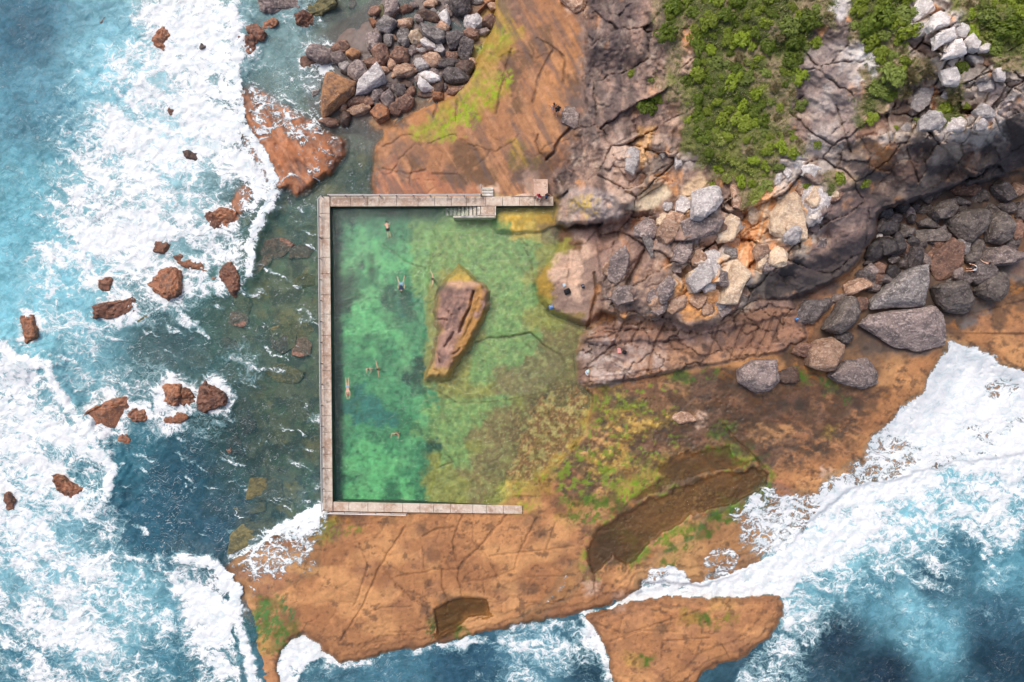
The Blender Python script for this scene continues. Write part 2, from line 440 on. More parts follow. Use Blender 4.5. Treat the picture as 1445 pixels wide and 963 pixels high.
for pts_, dz_, so__ in (([(783,318),(789,285),(800,268),(830,260),(870,274),(902,290),(880,307),(850,316)], 1.2, 7), ([(802,324),(850,318),(885,309),(915,300),(925,312),(860,338),(825,342)], -1.7, 6),
    ([(850,205),(880,185),(903,240),(900,285),(872,292),(855,262)], .8, 8), ([(902,228),(920,190),(946,186),(952,215),(940,258),(915,266)], .8, 7), ([(884,294),(905,268),(940,258),(946,276),(915,298)], -.5, 4),
    ([(905,370),(925,338),(946,350),(948,420),(930,440),(895,426),(886,406)], .9, 8), ([(843,388),(868,350),(905,352),(884,402),(862,430),(850,420)], .6, 8), ([(1022,332),(1045,305),(1066,285),(1080,262),(1094,262),(1076,300),(1070,350),(1060,388),(1040,362)], -.5, 5),
    ([(955,395),(1000,400),(1035,420),(1010,452),(975,462),(945,445),(948,420)], .7, 6), ([(1062,345),(1120,355),(1150,350),(1110,384),(1070,392)], .5, 5), ([(1165,300),(1190,285),(1232,290),(1228,325),(1205,360),(1170,345)], .6, 8), ([(1145,80),(1200,85),(1215,120),(1205,190),(1150,200),(1140,130)], .4, 14)):
    hc = hc + dz_ * sstep(-so__, so__, sdf(pts_, 30, W2))
low = np.maximum(Z, 0.2)
Z = np.where(sC > -8, low + (np.maximum(hc, low) - low) * sstep(-3, 5, sC) , Z)
# the low brown lobe and the jointed ledge at the cliff foot
zl = 1.75 + 0.22 * n8 + 0.1 * n3 + 0.25 * b2 + 0.5 * sstep(800, 850, PX)
Z = np.maximum(Z, np.where(sLobe > -10, -0.4 + sstep(-6, 9, sLobe) * (zl + .4), -9))
zq = 1.9 + 0.18 * n8 + 0.08 * n3 + 0.22 * b2 + 0.25 * sstep(480, 440, PY)
lf0, le0, lc0, ldx, ldy = worley((PX + W2[0] * 2) / 40, (PY + W2[1] * 2 - PX * .1) / 22, 48)
yl = 484 - (PX - 822) * .03 - np.maximum(PX - 960, 0) * .2
zq += .45 * (1 - sstep(-2.5, 2.5, PY + W2[1] - yl)) + .5 * (lc0 - .5) + .35 * (ldx * (lc0 - .3) + ldy * (.6 - lc0)) - .3 * (1 - sstep(0, .06, le0))
Z = np.maximum(Z, np.where(sLed > -10, 0.3 + sstep(-4, 6, sLed) * (zq - .3), -9))
SOLID = np.maximum.reduce([sC, sLobe, sLed])

# ---------------------------------------------------------------- cracks: (points, half width px, depth m)
CR = [([(572,742),(535,801),(512,855),(480,905)],1.8,.22),([(653,727),(638,764),(644,791)],1.7,.2),([(715,727),(678,771),(651,796),(646,811),(653,841)],1.9,.24),
 ([(758,731),(738,767),(725,806)],1.5,.2),([(809,771),(750,779),(691,785)],1.4,.2),([(678,774),(691,791),(703,814)],1.2,.16),([(560,814),(614,804),(648,803)],1.4,.18),
 ([(624,804),(624,828),(633,848),(631,860)],1.5,.22),([(542,803),(557,821),(584,848),(607,860)],1.3,.16),([(522,865),(537,858),(581,856)],1.3,.16),([(550,893),(581,891),(614,885)],1.3,.16),
 ([(596,757),(614,747),(641,744)],1.5,.2),([(596,771),(599,804)],1.1,.12),([(507,767),(520,798)],1.2,.15),([(653,821),(681,819),(701,813),(725,804)],1.2,.14),([(681,821),(683,841)],1,.12),
 ([(530,772),(552,785)],2.0,.2),([(785,737),(772,774)],1.1,.14),([(839,814),(839,848)],1.3,.18),([(520,799),(500,855)],1.3,.16),([(564,893),(564,912)],1,.12),([(480,850),(500,852)],1,.1),
 ([(668,722),(667,766),(683,776)],1,.12),([(510,915),(520,908),(545,905)],1,.12),([(700,830),(740,815),(800,812)],1,.08),
 ([(909,353),(896,380),(884,403)],2.4,.9),([(882,408),(862,430)],1.8,.6),([(839,386),(842,416),(832,453),(829,463)],2.2,.6),([(942,430),(935,447)],2.2,.7),
 ([(829,480),(856,476),(872,468),(912,463)],1.5,.4),([(882,453),(869,480),(856,496),(831,516)],1.7,.45),([(906,453),(892,483)],1.7,.45),([(939,456),(922,490),(914,526)],1.9,.5),
 ([(922,483),(965,481)],1.5,.4),([(831,464),(880,466),(929,465)],1.5,.35),([(852,499),(866,506),(880,512)],2.6,.4),([(856,512),(852,505),(866,498)],1.0,.2),
 ([(1014,461),(1006,486),(997,508)],1.9,.4),([(1051,454),(1040,484),(1032,508)],1.9,.4),([(1077,451),(1060,482),(1041,508)],2.0,.4),([(1104,444),(1096,470),(1084,494)],1.8,.4),([(1094,442),(1080,474),(1067,501)],2.0,.4),
 ([(1000,466),(1030,452)],1.2,.2),([(818,533),(870,531),(930,520)],1.3,.2),([(820,541),(880,538),(950,527)],1.3,.25),
 ([(660,488),(690,477),(719,475),(749,470),(768,487)],1.4,.14),([(596,549),(613,549),(646,568),(680,568),(719,563),(766,553)],1.2,.12),([(740,350),(750,372),(752,395)],1.2,.14),([(676,578),(680,592),(700,612),(712,640),(690,655),(672,650)],1,.1),
 ([(540,345),(573,370),(600,380)],1.2,.14),([(627,640),(640,652),(618,660)],1.4,.16),([(700,330),(735,338),(745,350)],1,.1),
 ([(795,120),(798,85),(790,75)],2,.2),([(796,80),(778,65),(757,55)],1.6,.2),([(612,165),(618,140)],2.2,.2),([(643,170),(646,140)],2.2,.2),([(700,160),(712,100),(722,70)],1.8,.15),([(752,145),(760,110),(780,70)],2.2,.2),
 ([(772,226),(762,215),(755,200),(760,190)],1.6,.25),([(772,226),(783,214),(788,200),(798,188),(806,180)],2.4,.6),([(573,220),(582,236),(578,262)],1.3,.15),([(540,238),(575,246),(600,240)],1.4,.15),([(610,246),(645,246),(660,262)],1.4,.15),
 ([(1366,445),(1400,436),(1445,424)],1.2,.15),([(1022,600),(1034,618),(1060,640),(1078,660)],2.0,.3),([(940,845),(960,820),(950,800)],1.2,.15),([(1018,908),(1030,930)],1,.15),
 ([(935,930),(935,905),(1000,900)],1.2,.14),([(862,905),(900,890),(960,892)],1.4,.16),([(840,880),(880,895),(930,880),(985,862)],1.3,.15),
 ([(1180,150),(1200,215)],2,.5),([(1340,40),(1352,62),(1362,80),(1372,95)],2.4,.8),([(1310,44),(1340,38)],1.8,.6),([(1250,160),(1256,205)],1.6,.4),([(1262,190),(1262,205),(1282,200)],1.5,.4),
 ([(1056,330),(1060,350),(1057,384)],2,.6),([(1078,366),(1074,384)],1.5,.4),([(1096,370),(1092,382)],1.5,.4),([(868,235),(890,258),(905,240)],2,.5)]
crackm = np.zeros_like(Z)
wC = (W2[0] * .55, W2[1] * .55)
for pts, w, dep in CR:
    if pts[0][1] > 720: w = min(w, 1.45)
    d = line_dist(pts, 12, wC)
    m = 1 - sstep(w * .35, w * 1.25, d)
    Z -= dep * .8 * m
    crackm = np.maximum(crackm, m)

pf1, _, pc, _, _ = worley(PX / 6.5, PY / 6.5, 46)
pits = (1 - sstep(.12, .3, pf1)) * (pc > .45) * sstep(.12, .4, fbm(PX / 40, PY / 40, 47, 4)) * (1 - pm) * (np.maximum(sP, sI) > 4)
Z -= .12 * pits
# ---------------------------------------------------------------- colour of the rock: mineral stains, lichen, algae, dirt in the joints, some painted shade
paint(crackm * .6, (84, 60, 42)); paint(pits * .6, (72, 54, 42))
on_cliff = sstep(0, 4, sC)
g = fbm(PX / 48, PY / 30, 61, 5); h2 = fbm(PX / 12, PY / 12, 62, 4); h3 = fbm(PX / 4.5, PY / 4.5, 63, 3)
barecl = on_cliff * (1 - cellmask('vVydD'))
rk_ = on_cliff * (1 - .9 * vegm)
COL *= (1 + rk_ * bmk * (.5 * (TONE[0] - .5) + .65 * (TONE[1] - .5) + .3 * (TONE[2] - .5)))[..., None]
paint(rk_ * np.sqrt(bmk) * np.maximum((1 - sstep(.01, .06, e1_)) * .75, (1 - sstep(.01, .08, e2_)) * .6) * (.5 + .5 * sstep(-.3, .3, h2)), (58, 46, 42))
paint(barecl * bmk * sstep(.72, .8, TONE[1]) * .6, (212, 192, 170)); paint(barecl * bmk * sstep(.2, .12, TONE[1]) * .5, (178, 122, 84))
gr_ = fbm((PX + PY * .5) / 5, (PY - PX * .5) / 9, 104, 5, .65); paint(barecl * (1 - bmk) * sstep(.08, .35, gr_) * .5, (84, 70, 66)); paint(barecl * (1 - bmk) * sstep(.12, .4, -gr_) * .45, (186, 164, 150))
paint(barecl * sstep(.12, .4, fbm(PX / 15, PY / 11, 64, 5)) * .5, (208, 188, 168))       # pale lichen bloom
paint(barecl * sstep(.1, .38, fbm(PX / 17, PY / 13, 65, 5)) * .55, (86, 72, 70))           # black crust
paint(barecl * sstep(.3, .5, fbm(PX / 20, PY / 26, 66, 4)) * .7, (222, 160, 104))          # iron stain
paint(on_cliff * west * sstep(.05, .35, flow2) * .6, (84, 72, 70)); paint(on_cliff * west * sstep(.15, .4, -flow2) * .55, (190, 158, 140))
paint(on_cliff * west * sstep(.05, .4, flow) * .4, (82, 70, 68))
paint(on_cliff * west * sstep(.15, .5, -flow) * .45, (196, 160, 136))
stn = fbm((PX * .95 + PY * .3) / 4, (PY * .95 - PX * .3) / 40, 58, 4)
for pts_, rgb_, a_ in (([(822,325),(842,312),(887,302),(957,300),(962,340),(912,350),(887,390),(842,385)], (146,116,106), .55), ([(1162,282),(1225,272),(1243,290),(1236,330),(1205,365),(1165,385),(1120,395),(1150,340)], (126,106,102), .7), ([(1136,70),(1190,55),(1218,120),(1205,200),(1150,205),(1136,130)], (158,146,142), .6), ([(887,368),(925,340),(946,350),(948,420),(930,440),(895,426)], (158,128,112), .5), ([(1020,334),(1045,305),(1066,283),(1080,258),(1096,258),(1078,300),(1074,350),(1062,390),(1040,364)], (228,164,108), .9), ([(884,294),(905,268),(940,258),(946,276),(915,298)], (216,202,176), .9), ([(850,205),(880,185),(903,240),(900,285),(872,292),(855,262)], (206,178,160), .7),
    ([(945,400),(1000,405),(1030,425),(1005,450),(965,455)], (216,156,92), .7), ([(900,180),(925,178),(915,215),(905,240),(895,225)], (226,176,110), .7), ([(783,318),(789,285),(800,268),(830,262),(870,280),(880,305),(850,316)], (176,162,158), .6), ([(955,300),(965,262),(990,240),(1000,262),(975,300)], (226,196,156), .7),
    ([(1212,66),(1234,68),(1240,106),(1231,112),(1222,92),(1208,84)], (228,224,220), .85), ([(1180,-20),(1196,-20),(1194,22),(1184,30),(1170,15)], (214,208,204), .9), ([(1402,118),(1418,124),(1425,152),(1402,172),(1385,170),(1396,140)], (206,192,186), .85), ([(1235,205),(1262,206),(1255,228),(1240,225)], (210,140,70), .7), ([(813,505),(835,480),(850,482),(840,515),(826,522)], (200,190,184), .7), ([(1198,250),(1212,248),(1218,262),(1200,266)], (222,190,150), .8)):
    paint(sstep(-4, 4, sdf(pts_, 20, W2)) * a_ * (.75 + .25 * sstep(-.2, .3, stn)), rgb_)
paint(sstep(-4, 4, sdf([(1020,334),(1045,305),(1080,258),(1096,258),(1074,350),(1062,390)], 20, W2)) * sstep(.05, .3, stn) * .7, (230, 204, 170))
paint(on_cliff * sstep(925, 890, PX + W6[0]) * sstep(215, 170, PY + W6[1]) * (.35 + .4 * sstep(-.2, .3, fbm(PX / 9, PY / 30, 100, 5))), (98, 84, 82))
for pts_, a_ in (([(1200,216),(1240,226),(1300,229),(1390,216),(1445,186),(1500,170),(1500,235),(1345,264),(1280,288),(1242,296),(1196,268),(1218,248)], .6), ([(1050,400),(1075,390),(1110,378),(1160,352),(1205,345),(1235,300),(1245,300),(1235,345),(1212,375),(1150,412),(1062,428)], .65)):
    paint(sstep(-6, 6, sdf(pts_, 30, W6)) * a_ * (.7 + .4 * sstep(-.3, .3, h2)), (80, 72, 70))  # dark crust on the overhang face; the undercut's shade is painted in
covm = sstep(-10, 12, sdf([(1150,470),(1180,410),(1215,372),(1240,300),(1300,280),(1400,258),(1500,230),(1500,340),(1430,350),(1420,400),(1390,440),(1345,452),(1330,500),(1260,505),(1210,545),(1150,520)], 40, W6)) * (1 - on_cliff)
paint(covm * .85, (82, 68, 58)); paint(covm * sstep(.05, .4, h2) * .6, (58, 50, 46))  # darkened ground paints in the shade of gaps between cove boulders
plat = sstep(0, 5, np.maximum(sP, sI)) * (1 - .6 * covm) * (1 - on_cliff) * (1 - pm)
f2_, e2b, c2_, _, _ = worley((PX + W6[0]) / 58, (PY + W6[1]) / 58, 45)
jt = plat * (PY > 700) * (1 - sstep(.0, .035, e2b)) * sstep(-.3, .2, n40 + n8); Z -= .07 * jt; paint(jt * .5, (92, 66, 46))
paint(plat * (PY > 700) * sstep(.45, .75, c2_) * .35, (146, 104, 72)); paint(plat * (PY > 700) * sstep(.35, .1, c2_) * .3, (198, 146, 98))
paint(plat * sstep(.0, .5, n40) * .3, (144, 98, 66)); paint(plat * sstep(.35, .6, fbm(PX / 4, PY / 4, 84, 3)) * .5, (92, 66, 50))
paint(plat * sstep(.1, .4, g) * .4, (138, 92, 60)); paint(plat * sstep(.05, .4, fbm(PX / 60, PY / 34, 107, 5)) * .6, (204, 152, 100))
paint(plat * sstep(16, 2, np.maximum(sP, sI) + 5 * n8 + W2[0]) * .65, (112, 76, 50)); paint(plat * sstep(.25, .4, fbm(PX / 11, PY / 9, 108, 5, .62)) * .6, (84, 62, 48)); paint(plat * sstep(.2, .5, h2) * .22, (112, 80, 58)); paint(plat * sstep(.25, .6, -h2) * .25, (206, 150, 100))
up = sstep(0, 5, sU) * (1 - on_cliff)
dg_ = fbm((PX * .5 + PY * .86) / 60, (PX * .86 - PY * .5) / 7, 59, 5, .6)
paint(up * sstep(.02, .35, dg_ + .5 * n40) * .6, (104, 88, 82)); paint(up * sstep(.1, .4, -dg_) * .4, (196, 148, 108))
paint(up * sstep(.1, .4, ripple) * .4, (112, 92, 82)); paint(up * sstep(.25, .55, h2) * .3, (96, 84, 80)); paint(up * sstep(.2, .6, -h2) * .28, (206, 150, 112))
led = sstep(-4, 5, np.maximum(sLW, sLS)); paint(led, (168, 104, 70)); paint(led * sstep(200, 130, PY + (PX - 400) * .3 + W6[1]) * .6, (124, 96, 84))
paint(led * sstep(.1, .4, h2) * .4, (112, 80, 66)); paint(sstep(0, 6, sLW) * sstep(.1, .5, strata) * .45, (196, 120, 74)); paint(sstep(0, 6, sLW) * sstep(.05, .35, -strata) * .75, (104, 72, 62)); paint(sstep(0, 6, sLW) * sstep(.1, .3, fbm((PX * .85 - PY * .5) / 5, (PX * .5 + PY * .85) / 16, 111, 5)) * .6, (196, 132, 96))
ledm = sstep(-2, 3, sLed) * (1 - sstep(0, 4, sC)); paint(ledm * .5, (150, 120, 106)); le_, lc = le0, lc0
paint(ledm * (1 - sstep(.0, .06, le_)) * .6, (80, 62, 54)); COL *= (1 + ledm * .4 * (lc - .5))[..., None]; paint(ledm * sstep(.1, .4, h2) * .5, (96, 80, 74)); paint(ledm * sstep(.15, .4, -h2) * sstep(960, 860, PX) * .5, (204, 190, 180))
# algae mats where the cells call for green: ragged, streaked along the flow
alg = cellmask('m')
paint(np.clip(alg, 0, 1) * .6 * sstep(.02, .34, fbm((PX + PY * .6) / 5, (PY - PX * .6) / 16, 67, 5) + .5 * fbm(PX / 30, PY / 30, 83, 3)) * .8, (136, 158, 30))
paint(cellmask('M') * sstep(-.1, .25, fbm(PX / 8, PY / 8, 68, 4)) * .8, (58, 96, 22))
paint(cellmask('u') * sstep(-.05, .2, fbm(PX / 4, PY / 5, 69, 3)) * .8, (206, 176, 92))
paint(cellmask('z') * sstep(.1, .35, fbm(PX / 2.2, PY / 2.2, 70, 2)) * .6, (172, 142, 86))
paint(cellmask('z') * sstep(.1, .5, fbm(PX / 9, PY / 9, 71, 5)) * .5, (78, 58, 38))
fr = fbm((PX + PY * .5) / 20, (PY - PX * .5) / 8, 72, 6, .6) + .3 * fbm(PX / 4, PY / 4, 85, 3)
paint(cellmask('N') * plat * sstep(.05, .45, fr) * .7, (166, 108, 48))
paint(cellmask('no') * plat * (PX > 830) * (PY < 690) * sstep(.05, .5, -fr) * .7, (66, 54, 48))
ring = sstep(-16, -3, np.maximum(sCh1, sCh2)) * (1 - sstep(-2, 2, np.maximum(sCh1, sCh2)))
rn = fbm(PX / 9, PY / 9, 86, 5) + .7 * fbm(PX / 34, PY / 34, 87, 3)
paint(ring * sstep(.02, .4, rn) * .75, (110, 134, 30)); paint(ring * sstep(.1, .4, -rn) * .7, (74, 62, 36))
for pts_, rgb_ in (([(840,570),(856,552),(878,560),(912,568),(910,580),(880,576),(850,590)], (136,156,30)),([(872,702),(885,684),(915,676),(945,660),(952,672),(930,690),(900,700),(880,712)], (110,150,24)),([(990,640),(1010,628),(1040,636),(1068,656),(1050,660),(1020,645)], (96,146,26)),
                   ([(788,690),(815,680),(822,700),(848,715),(850,738),(828,740),(800,715)], (76,106,24)),([(890,790),(905,765),(950,745),(985,738),(975,752),(930,770),(905,795)], (96,128,28)),([(1050,718),(1085,680),(1092,690),(1070,715)], (70,104,30)),
                   ([(985,520),(1020,516),(1016,536),(990,535)], (84,112,30)),([(1140,522),(1158,520),(1172,545),(1190,560),(1205,560),(1195,575),(1170,555)], (66,110,40)),([(755,672),(780,662),(790,672),(760,682)], (120,140,30)),
                   ([(370,845),(395,860),(405,900),(380,925),(345,905),(328,880),(350,870)], (70,112,50)),([(385,838),(400,840),(425,880),(415,890)], (60,104,56)),([(452,732),(505,738),(520,750),(470,765),(450,765)], (120,116,48)),
                   ([(1005,880),(1025,866),(1045,870),(1030,880),(1010,890)], (116,116,36)),([(600,880),(612,868),(620,900),(606,915)], (62,84,36)),([(608,190),(640,150),(690,110),(720,95),(725,115),(690,150),(660,190),(625,205)], (140,160,34))):
    paint(sstep(-5, 6, sdf(pts_, 20, (W2[0] * 2, W2[1] * 2))) * sstep(-.02, .2, fbm((PX + PY * .5) / 4, (PY - PX * .5) / 9, 88, 6, .68) + .35 * fbm(PX / 20, PY / 20, 99, 3)) * .9, rgb_)
wr = sstep(-14, 14, sdf([(838,548),(1000,522),(1150,538),(1235,556),(1205,640),(1090,664),(1000,622),(930,650),(860,702),(790,706),(775,650),(830,600)], 40, W6))
paint(plat * wr * sstep(-.3, .25, fr) * .75, (68, 52, 38)); paint(plat * wr * sstep(.1, .35, fbm(PX / 12, PY / 8, 109, 5, .62)) * .7, (62, 52, 42)); paint(plat * wr * sstep(985, 930, PX + W6[0]) * sstep(.14, .3, fbm(PX / 9, PY / 8, 110, 5, .65) + .3 * n40) * .8, (108, 132, 28))
paint(plat * cellmask('au') * sstep(.1, .4, fbm(PX / 7, PY / 7, 89, 4)) * .7, (84, 62, 36))
# pool floor: weed patches, pale sand, painted wall shadow
inp = sstep(0, 6, sPool) * (1 - sstep(-4, 0, SOLID)) * (1 - sstep(-3, 2, sSl))
paint(inp * sstep(-10, 10, sDeep) * sstep(.0, .45, fbm(PX / 24, PY / 24, 74, 6, .62) + .25 * n3) * .75, (44, 104, 72))
paint(inp * sstep(-10, 10, sDeep) * sstep(.05, .5, fbm(PX / 30, PY / 30, 75, 5)) * .5, (128, 196, 134))
paint(inp * sstep(-10, 10, sDeep) * sstep(.2, .5, fbm(PX / 7, PY / 7, 76, 5, .6)) * .6, (30, 74, 58))
paint(inp * (1 - sstep(-10, 10, sDeep)) * sstep(.05, .3, fbm(PX / 5, PY / 5, 77, 3)) * .38, (166, 170, 104))
paint(inp * (1 - sstep(-10, 10, sDeep)) * sstep(.1, .35, fbm(PX / 6, PY / 6, 78, 3)) * .4, (104, 100, 46))
for pts, w in (([(470,395),(506,388),(508,412),(516,420),(500,424),(478,446),(470,446)], 1), ([(548,418),(560,414),(566,432),(572,446),(578,456),(590,452),(580,430),(586,416),(570,408)], 1), ([(520,378),(528,384),(524,392),(514,388)], 1),
               ([(518,358),(524,354),(532,366),(526,374),(516,370)], 1)):
    paint(sstep(-5, 5, sdf(pts, 20, (W2[0] * 2.6, W2[1] * 2.6)) + 3 * n1) * .75, (38, 70, 54))
paint(inp * sstep(488, 474, PX + W2[0] - (PY - 300) * .01) * .9, (26, 54, 56)); paint(inp * sstep(326, 300, PY + W2[1] * 1.5) * sstep(650, 610, PX) * .75, (44, 82, 72))  # dark bands along west and north walls: wall shadow painted into the floor
paint(sstep(-2, 3, sdf([(540,330),(552,330),(580,352),(560,362),(542,348)], 20)) * .6, (86, 140, 100))
# still pools: dark brown floor, pale gravel in the middle
for s_ in (sCh1, sCh2, sTide):
    paint(sstep(-7, 10, s_ + 4 * n8 + 2 * n3) * .8, (104, 80, 52))
chm = sstep(-1, 5, np.maximum(sCh1, sCh2))
paint(chm * sstep(.0, .4, fbm(PX / 26, PY / 12, 79, 5)) * .6, (88, 68, 42)); paint(chm * sstep(.15, .5, fbm(PX / 20, PY / 12, 39, 5)) * .5, (108, 100, 48))
paint(chm * sstep(.12, .3, fbm(PX / 2.4, PY / 2.4, 79, 2)) * sstep(-.2, .3, n40 + n8 + .1) * sstep(880, 960, PX) * .5, (160, 132, 80))
paint(sstep(-1, 3, sCh1) * sstep(900, 850, PX) * .5, (58, 46, 40))
# seabed outside
sea = (1 - sstep(-8, 2, np.maximum.reduce([sP, sI, sC, sU, sLW, sLS, sPool, sB, SOLID])))
paint(sea, (100, 106, 80)); paint(sea * sstep(.0, .3, fbm(PX / 22, PY / 22, 81, 6, .6)), (54, 68, 58)); paint(sea * sstep(.08, .4, fbm(PX / 34, PY / 30, 82, 6, .6)) * .7, (132, 122, 70)); paint(sea * sstep(.1, .4, fbm(PX / 20, PY / 24, 105, 5)) * .6, (78, 108, 76)); paint(sea * sstep(.1, .3, fbm(PX / 7, PY / 7, 106, 4)) * .5, (44, 54, 50))
COL *= (1 + 0.16 * h3 + 0.10 * n1 + inp * (.16 * h3 + .22 * n1 + .2 * h2))[..., None]
COL = np.clip(COL, 0.004, 0.9)
# how wet and glossy
WET = np.clip(.7 * wr + sstep(.9, .1, Z) + sstep(-6, 2, sCh1) + cellmask('N') * .5, 0, 1)

# ---------------------------------------------------------------- meshes out of the fields
def mesh_from(zz, keep, name, attrs_rgb=(), attrs_f=()):
    k = (H - zz) / H
    X = (PX - CX) / S * k; Y = (CY - PY) / S * k
    idx = np.arange(NX * NY).reshape(NY, NX)
    q = np.stack([idx[1:, :-1], idx[1:, 1:], idx[:-1, 1:], idx[:-1, :-1]], -1)[keep]
    used = np.zeros(NX * NY, bool); used[q.ravel()] = True
    remap = np.cumsum(used) - 1
    q = remap[q].astype(np.int32)
    co = np.stack([X, Y, zz], -1).reshape(-1, 3)[used].astype(np.float32)
    me = bpy.data.meshes.new(name)
    me.vertices.add(len(co)); me.vertices.foreach_set('co', co.ravel())
    me.loops.add(q.size); me.loops.foreach_set('vertex_index', q.ravel())
    me.polygons.add(len(q)); me.polygons.foreach_set('loop_start', np.arange(0, q.size, 4, dtype=np.int32))
    me.polygons.foreach_set('loop_total', np.full(len(q), 4, np.int32))
    me.update(calc_edges=True)
    me.polygons.foreach_set('use_smooth', np.ones(len(q), bool))
    for nm, a in attrs_rgb:
        at_ = me.color_attributes.new(nm, 'FLOAT_COLOR', 'POINT')
        rgba = np.concatenate([a.reshape(-1, 3)[used], np.ones((len(co), 1), np.float32)], 1).astype(np.float32)
        at_.data.foreach_set('color', rgba.ravel())
    for nm, a in attrs_f:
        at_ = me.attributes.new(nm, 'FLOAT', 'POINT')
        at_.data.foreach_set('value', a.reshape(-1)[used].astype(np.float32))
    return me

def sample(A, px, py):
    x = (px - GX[0]) / STEP; y = (py - GY[0]) / STEP
    i = int(min(max(x, 0), NX - 2)); j = int(min(max(y, 0), NY - 2)); fx = x - i; fy = y - j
    return float((A[j, i] * (1 - fx) + A[j, i + 1] * fx) * (1 - fy) + (A[j + 1, i] * (1 - fx) + A[j + 1, i + 1] * fx) * fy)
# ---------------------------------------------------------------- node helpers
def new_mat(name):
    m = bpy.data.materials.new(name); m.use_nodes = True
    nt = m.node_tree; nt.nodes.clear()
    return m, nt
class NT:
    def __init__(s, nt): s.nt = nt
    def n(s, t, **kw):
        nd = s.nt.nodes.new(t)
        ins = kw.pop('ins', {})
        for k, v in kw.items(): setattr(nd, k, v)
        for k, v in ins.items(): s.set(nd, k, v)
        return nd
    def set(s, nd, k, v):
        sock = nd.inputs[k]
        if isinstance(v, bpy.types.NodeSocket): s.nt.links.new(v, sock)
        else: sock.default_value = v
    def math(s, op, a, b=None, c=None, clamp=False):
        nd = s.n('ShaderNodeMath', operation=op, use_clamp=clamp)
        s.set(nd, 0, a)
        if b is not None: s.set(nd, 1, b)
        if c is not None: s.set(nd, 2, c)
        return nd.outputs[0]
    def ramp(s, x, a, b, lo=0.0, hi=1.0):
        nd = s.n('ShaderNodeMapRange', interpolation_type='SMOOTHSTEP', ins={'Value': x, 'From Min': a, 'From Max': b, 'To Min': lo, 'To Max': hi})
        return nd.outputs[0]
    def noise(s, vec, scale, detail=4, rough=.55, dist=0.0, col=False):
        nd = s.n('ShaderNodeTexNoise', ins={'Vector': vec, 'Scale': scale, 'Detail': detail, 'Roughness': rough, 'Distortion': dist})
        return nd.outputs['Color' if col else 'Fac']
    def vor(s, vec, scale, feature='DISTANCE_TO_EDGE', out='Distance', rnd=1.0):
        nd = s.n('ShaderNodeTexVoronoi', feature=feature, ins={'Vector': vec, 'Scale': scale, 'Randomness': rnd})
        return nd.outputs[out]
    def mixc(s, f, a, b, mode='MIX'):
        nd = s.n('ShaderNodeMix', data_type='RGBA', blend_type=mode)
        s.set(nd, 0, f)
        for i, v in ((6, a), (7, b)):
            if isinstance(v, tuple): v = (*v, 1.0) if len(v) == 3 else v
            s.set(nd, i, v)
        return nd.outputs[2]
    def vmath(s, op, a, b, scale=None):
        nd = s.n('ShaderNodeVectorMath', operation=op)
        s.set(nd, 0, a)
        if b is not None: s.set(nd, 1, b)
        if scale is not None: s.set(nd, 'Scale', scale)
        return nd.outputs[0]
    def attr(s, name, out='Fac'):
        return s.n('ShaderNodeAttribute', attribute_name=name).outputs[out]

# ---------------------------------------------------------------- the sea
def foam_grid():
    F = np.zeros((49, 73, 1), np.float32)
    for r, row in enumerate(FOAM_A[:49]):
        for c, ch in enumerate(row[:24]): F[r, c, 0] = int(ch) / 9
    for r, row in enumerate(FOAM_B):
        for c, ch in enumerate(row): F[24 + r, 52 + c, 0] = int(ch) / 9
    for r, row in enumerate(FOAM_C):
        for c, ch in enumerate(row[:24]):
            F[42 + r, 23 + c, 0] = max(F[42 + r, 23 + c, 0], int(ch) / 9)
    return F
FO = cells(foam_grid(), W6[0] * .9 + W2[0], W6[1] * .9 + W2[1], sharp=False)[..., 0]
FO = FO * .92 + .10 * fbm(PX / 24, PY / 24, 91, 4) * sstep(.05, .3, FO)
FO += .065 * (sstep(340, 280, PX) * sstep(650, 700, PY) + sstep(1090, 1150, PX) * sstep(830, 760, PY)) * (FO > .3)
wm0 = sstep(-8, 8, np.maximum.reduce([sP, sI, sLW]))
def fpoly(poly, v, soft=6, warp=None, mode='max'):
    global FO
    m = sstep(-soft, soft, sdf(poly, 30, warp if warp is not None else W2))
    FO = np.maximum(FO, m * v) if mode == 'max' else FO * (1 - m) + v * m
fpoly([(850,864),(905,828),(985,822),(1030,808),(1108,774),(1150,790),(1112,842),(1000,852),(940,851),(880,860)], .97, 4)
fpoly([(898,836),(905,815),(920,800),(945,795),(965,805),(982,828),(940,843)], .80, 8)
fpoly([(918,828),(935,808),(958,812),(975,832),(940,846)], .93, 6)
fpoly([(390,975),(408,904),(440,892),(476,904),(488,940),(455,928),(432,940),(416,980)], .95, 5)
fpoly([(990,790),(1008,772),(1032,772),(1046,786),(1040,806),(1015,818),(995,820)], .62, 5)
fpoly([(1018,728),(1052,705),(1075,690),(1085,668),(1070,690),(1045,718),(1060,760),(1100,752),(1088,738),(1050,745)], .6, 5)
fpoly([(330,800),(350,772),(395,748),(440,702),(466,712),(458,745),(440,790),(405,812),(360,822)], .66, 10)
fpoly([(392,752),(440,706),(462,716),(450,748),(410,770)], .82, 8)
fpoly([(1045,715),(1075,690),(1150,695),(1215,645),(1225,660),(1150,735),(1110,770),(1060,760)], .72, 10)
fpoly([(330,300),(450,300),(450,288),(340,285)], .4, 8)
fpoly([(345,110),(400,120),(450,165),(470,190),(430,215),(390,190),(372,215),(350,175)], .62, 12)
fpoly([(420,190),(470,190),(480,240),(430,260)], .5, 10)
fpoly([(800,830),(770,855),(735,872),(720,880),(770,845),(808,790)], .45, 3)
fpoly([(1345,478),(1376,494),(1410,512),(1445,522),(1560,540),(1560,640),(1440,640),(1330,640),(1256,604),(1262,588),(1298,560)], .97, 4)
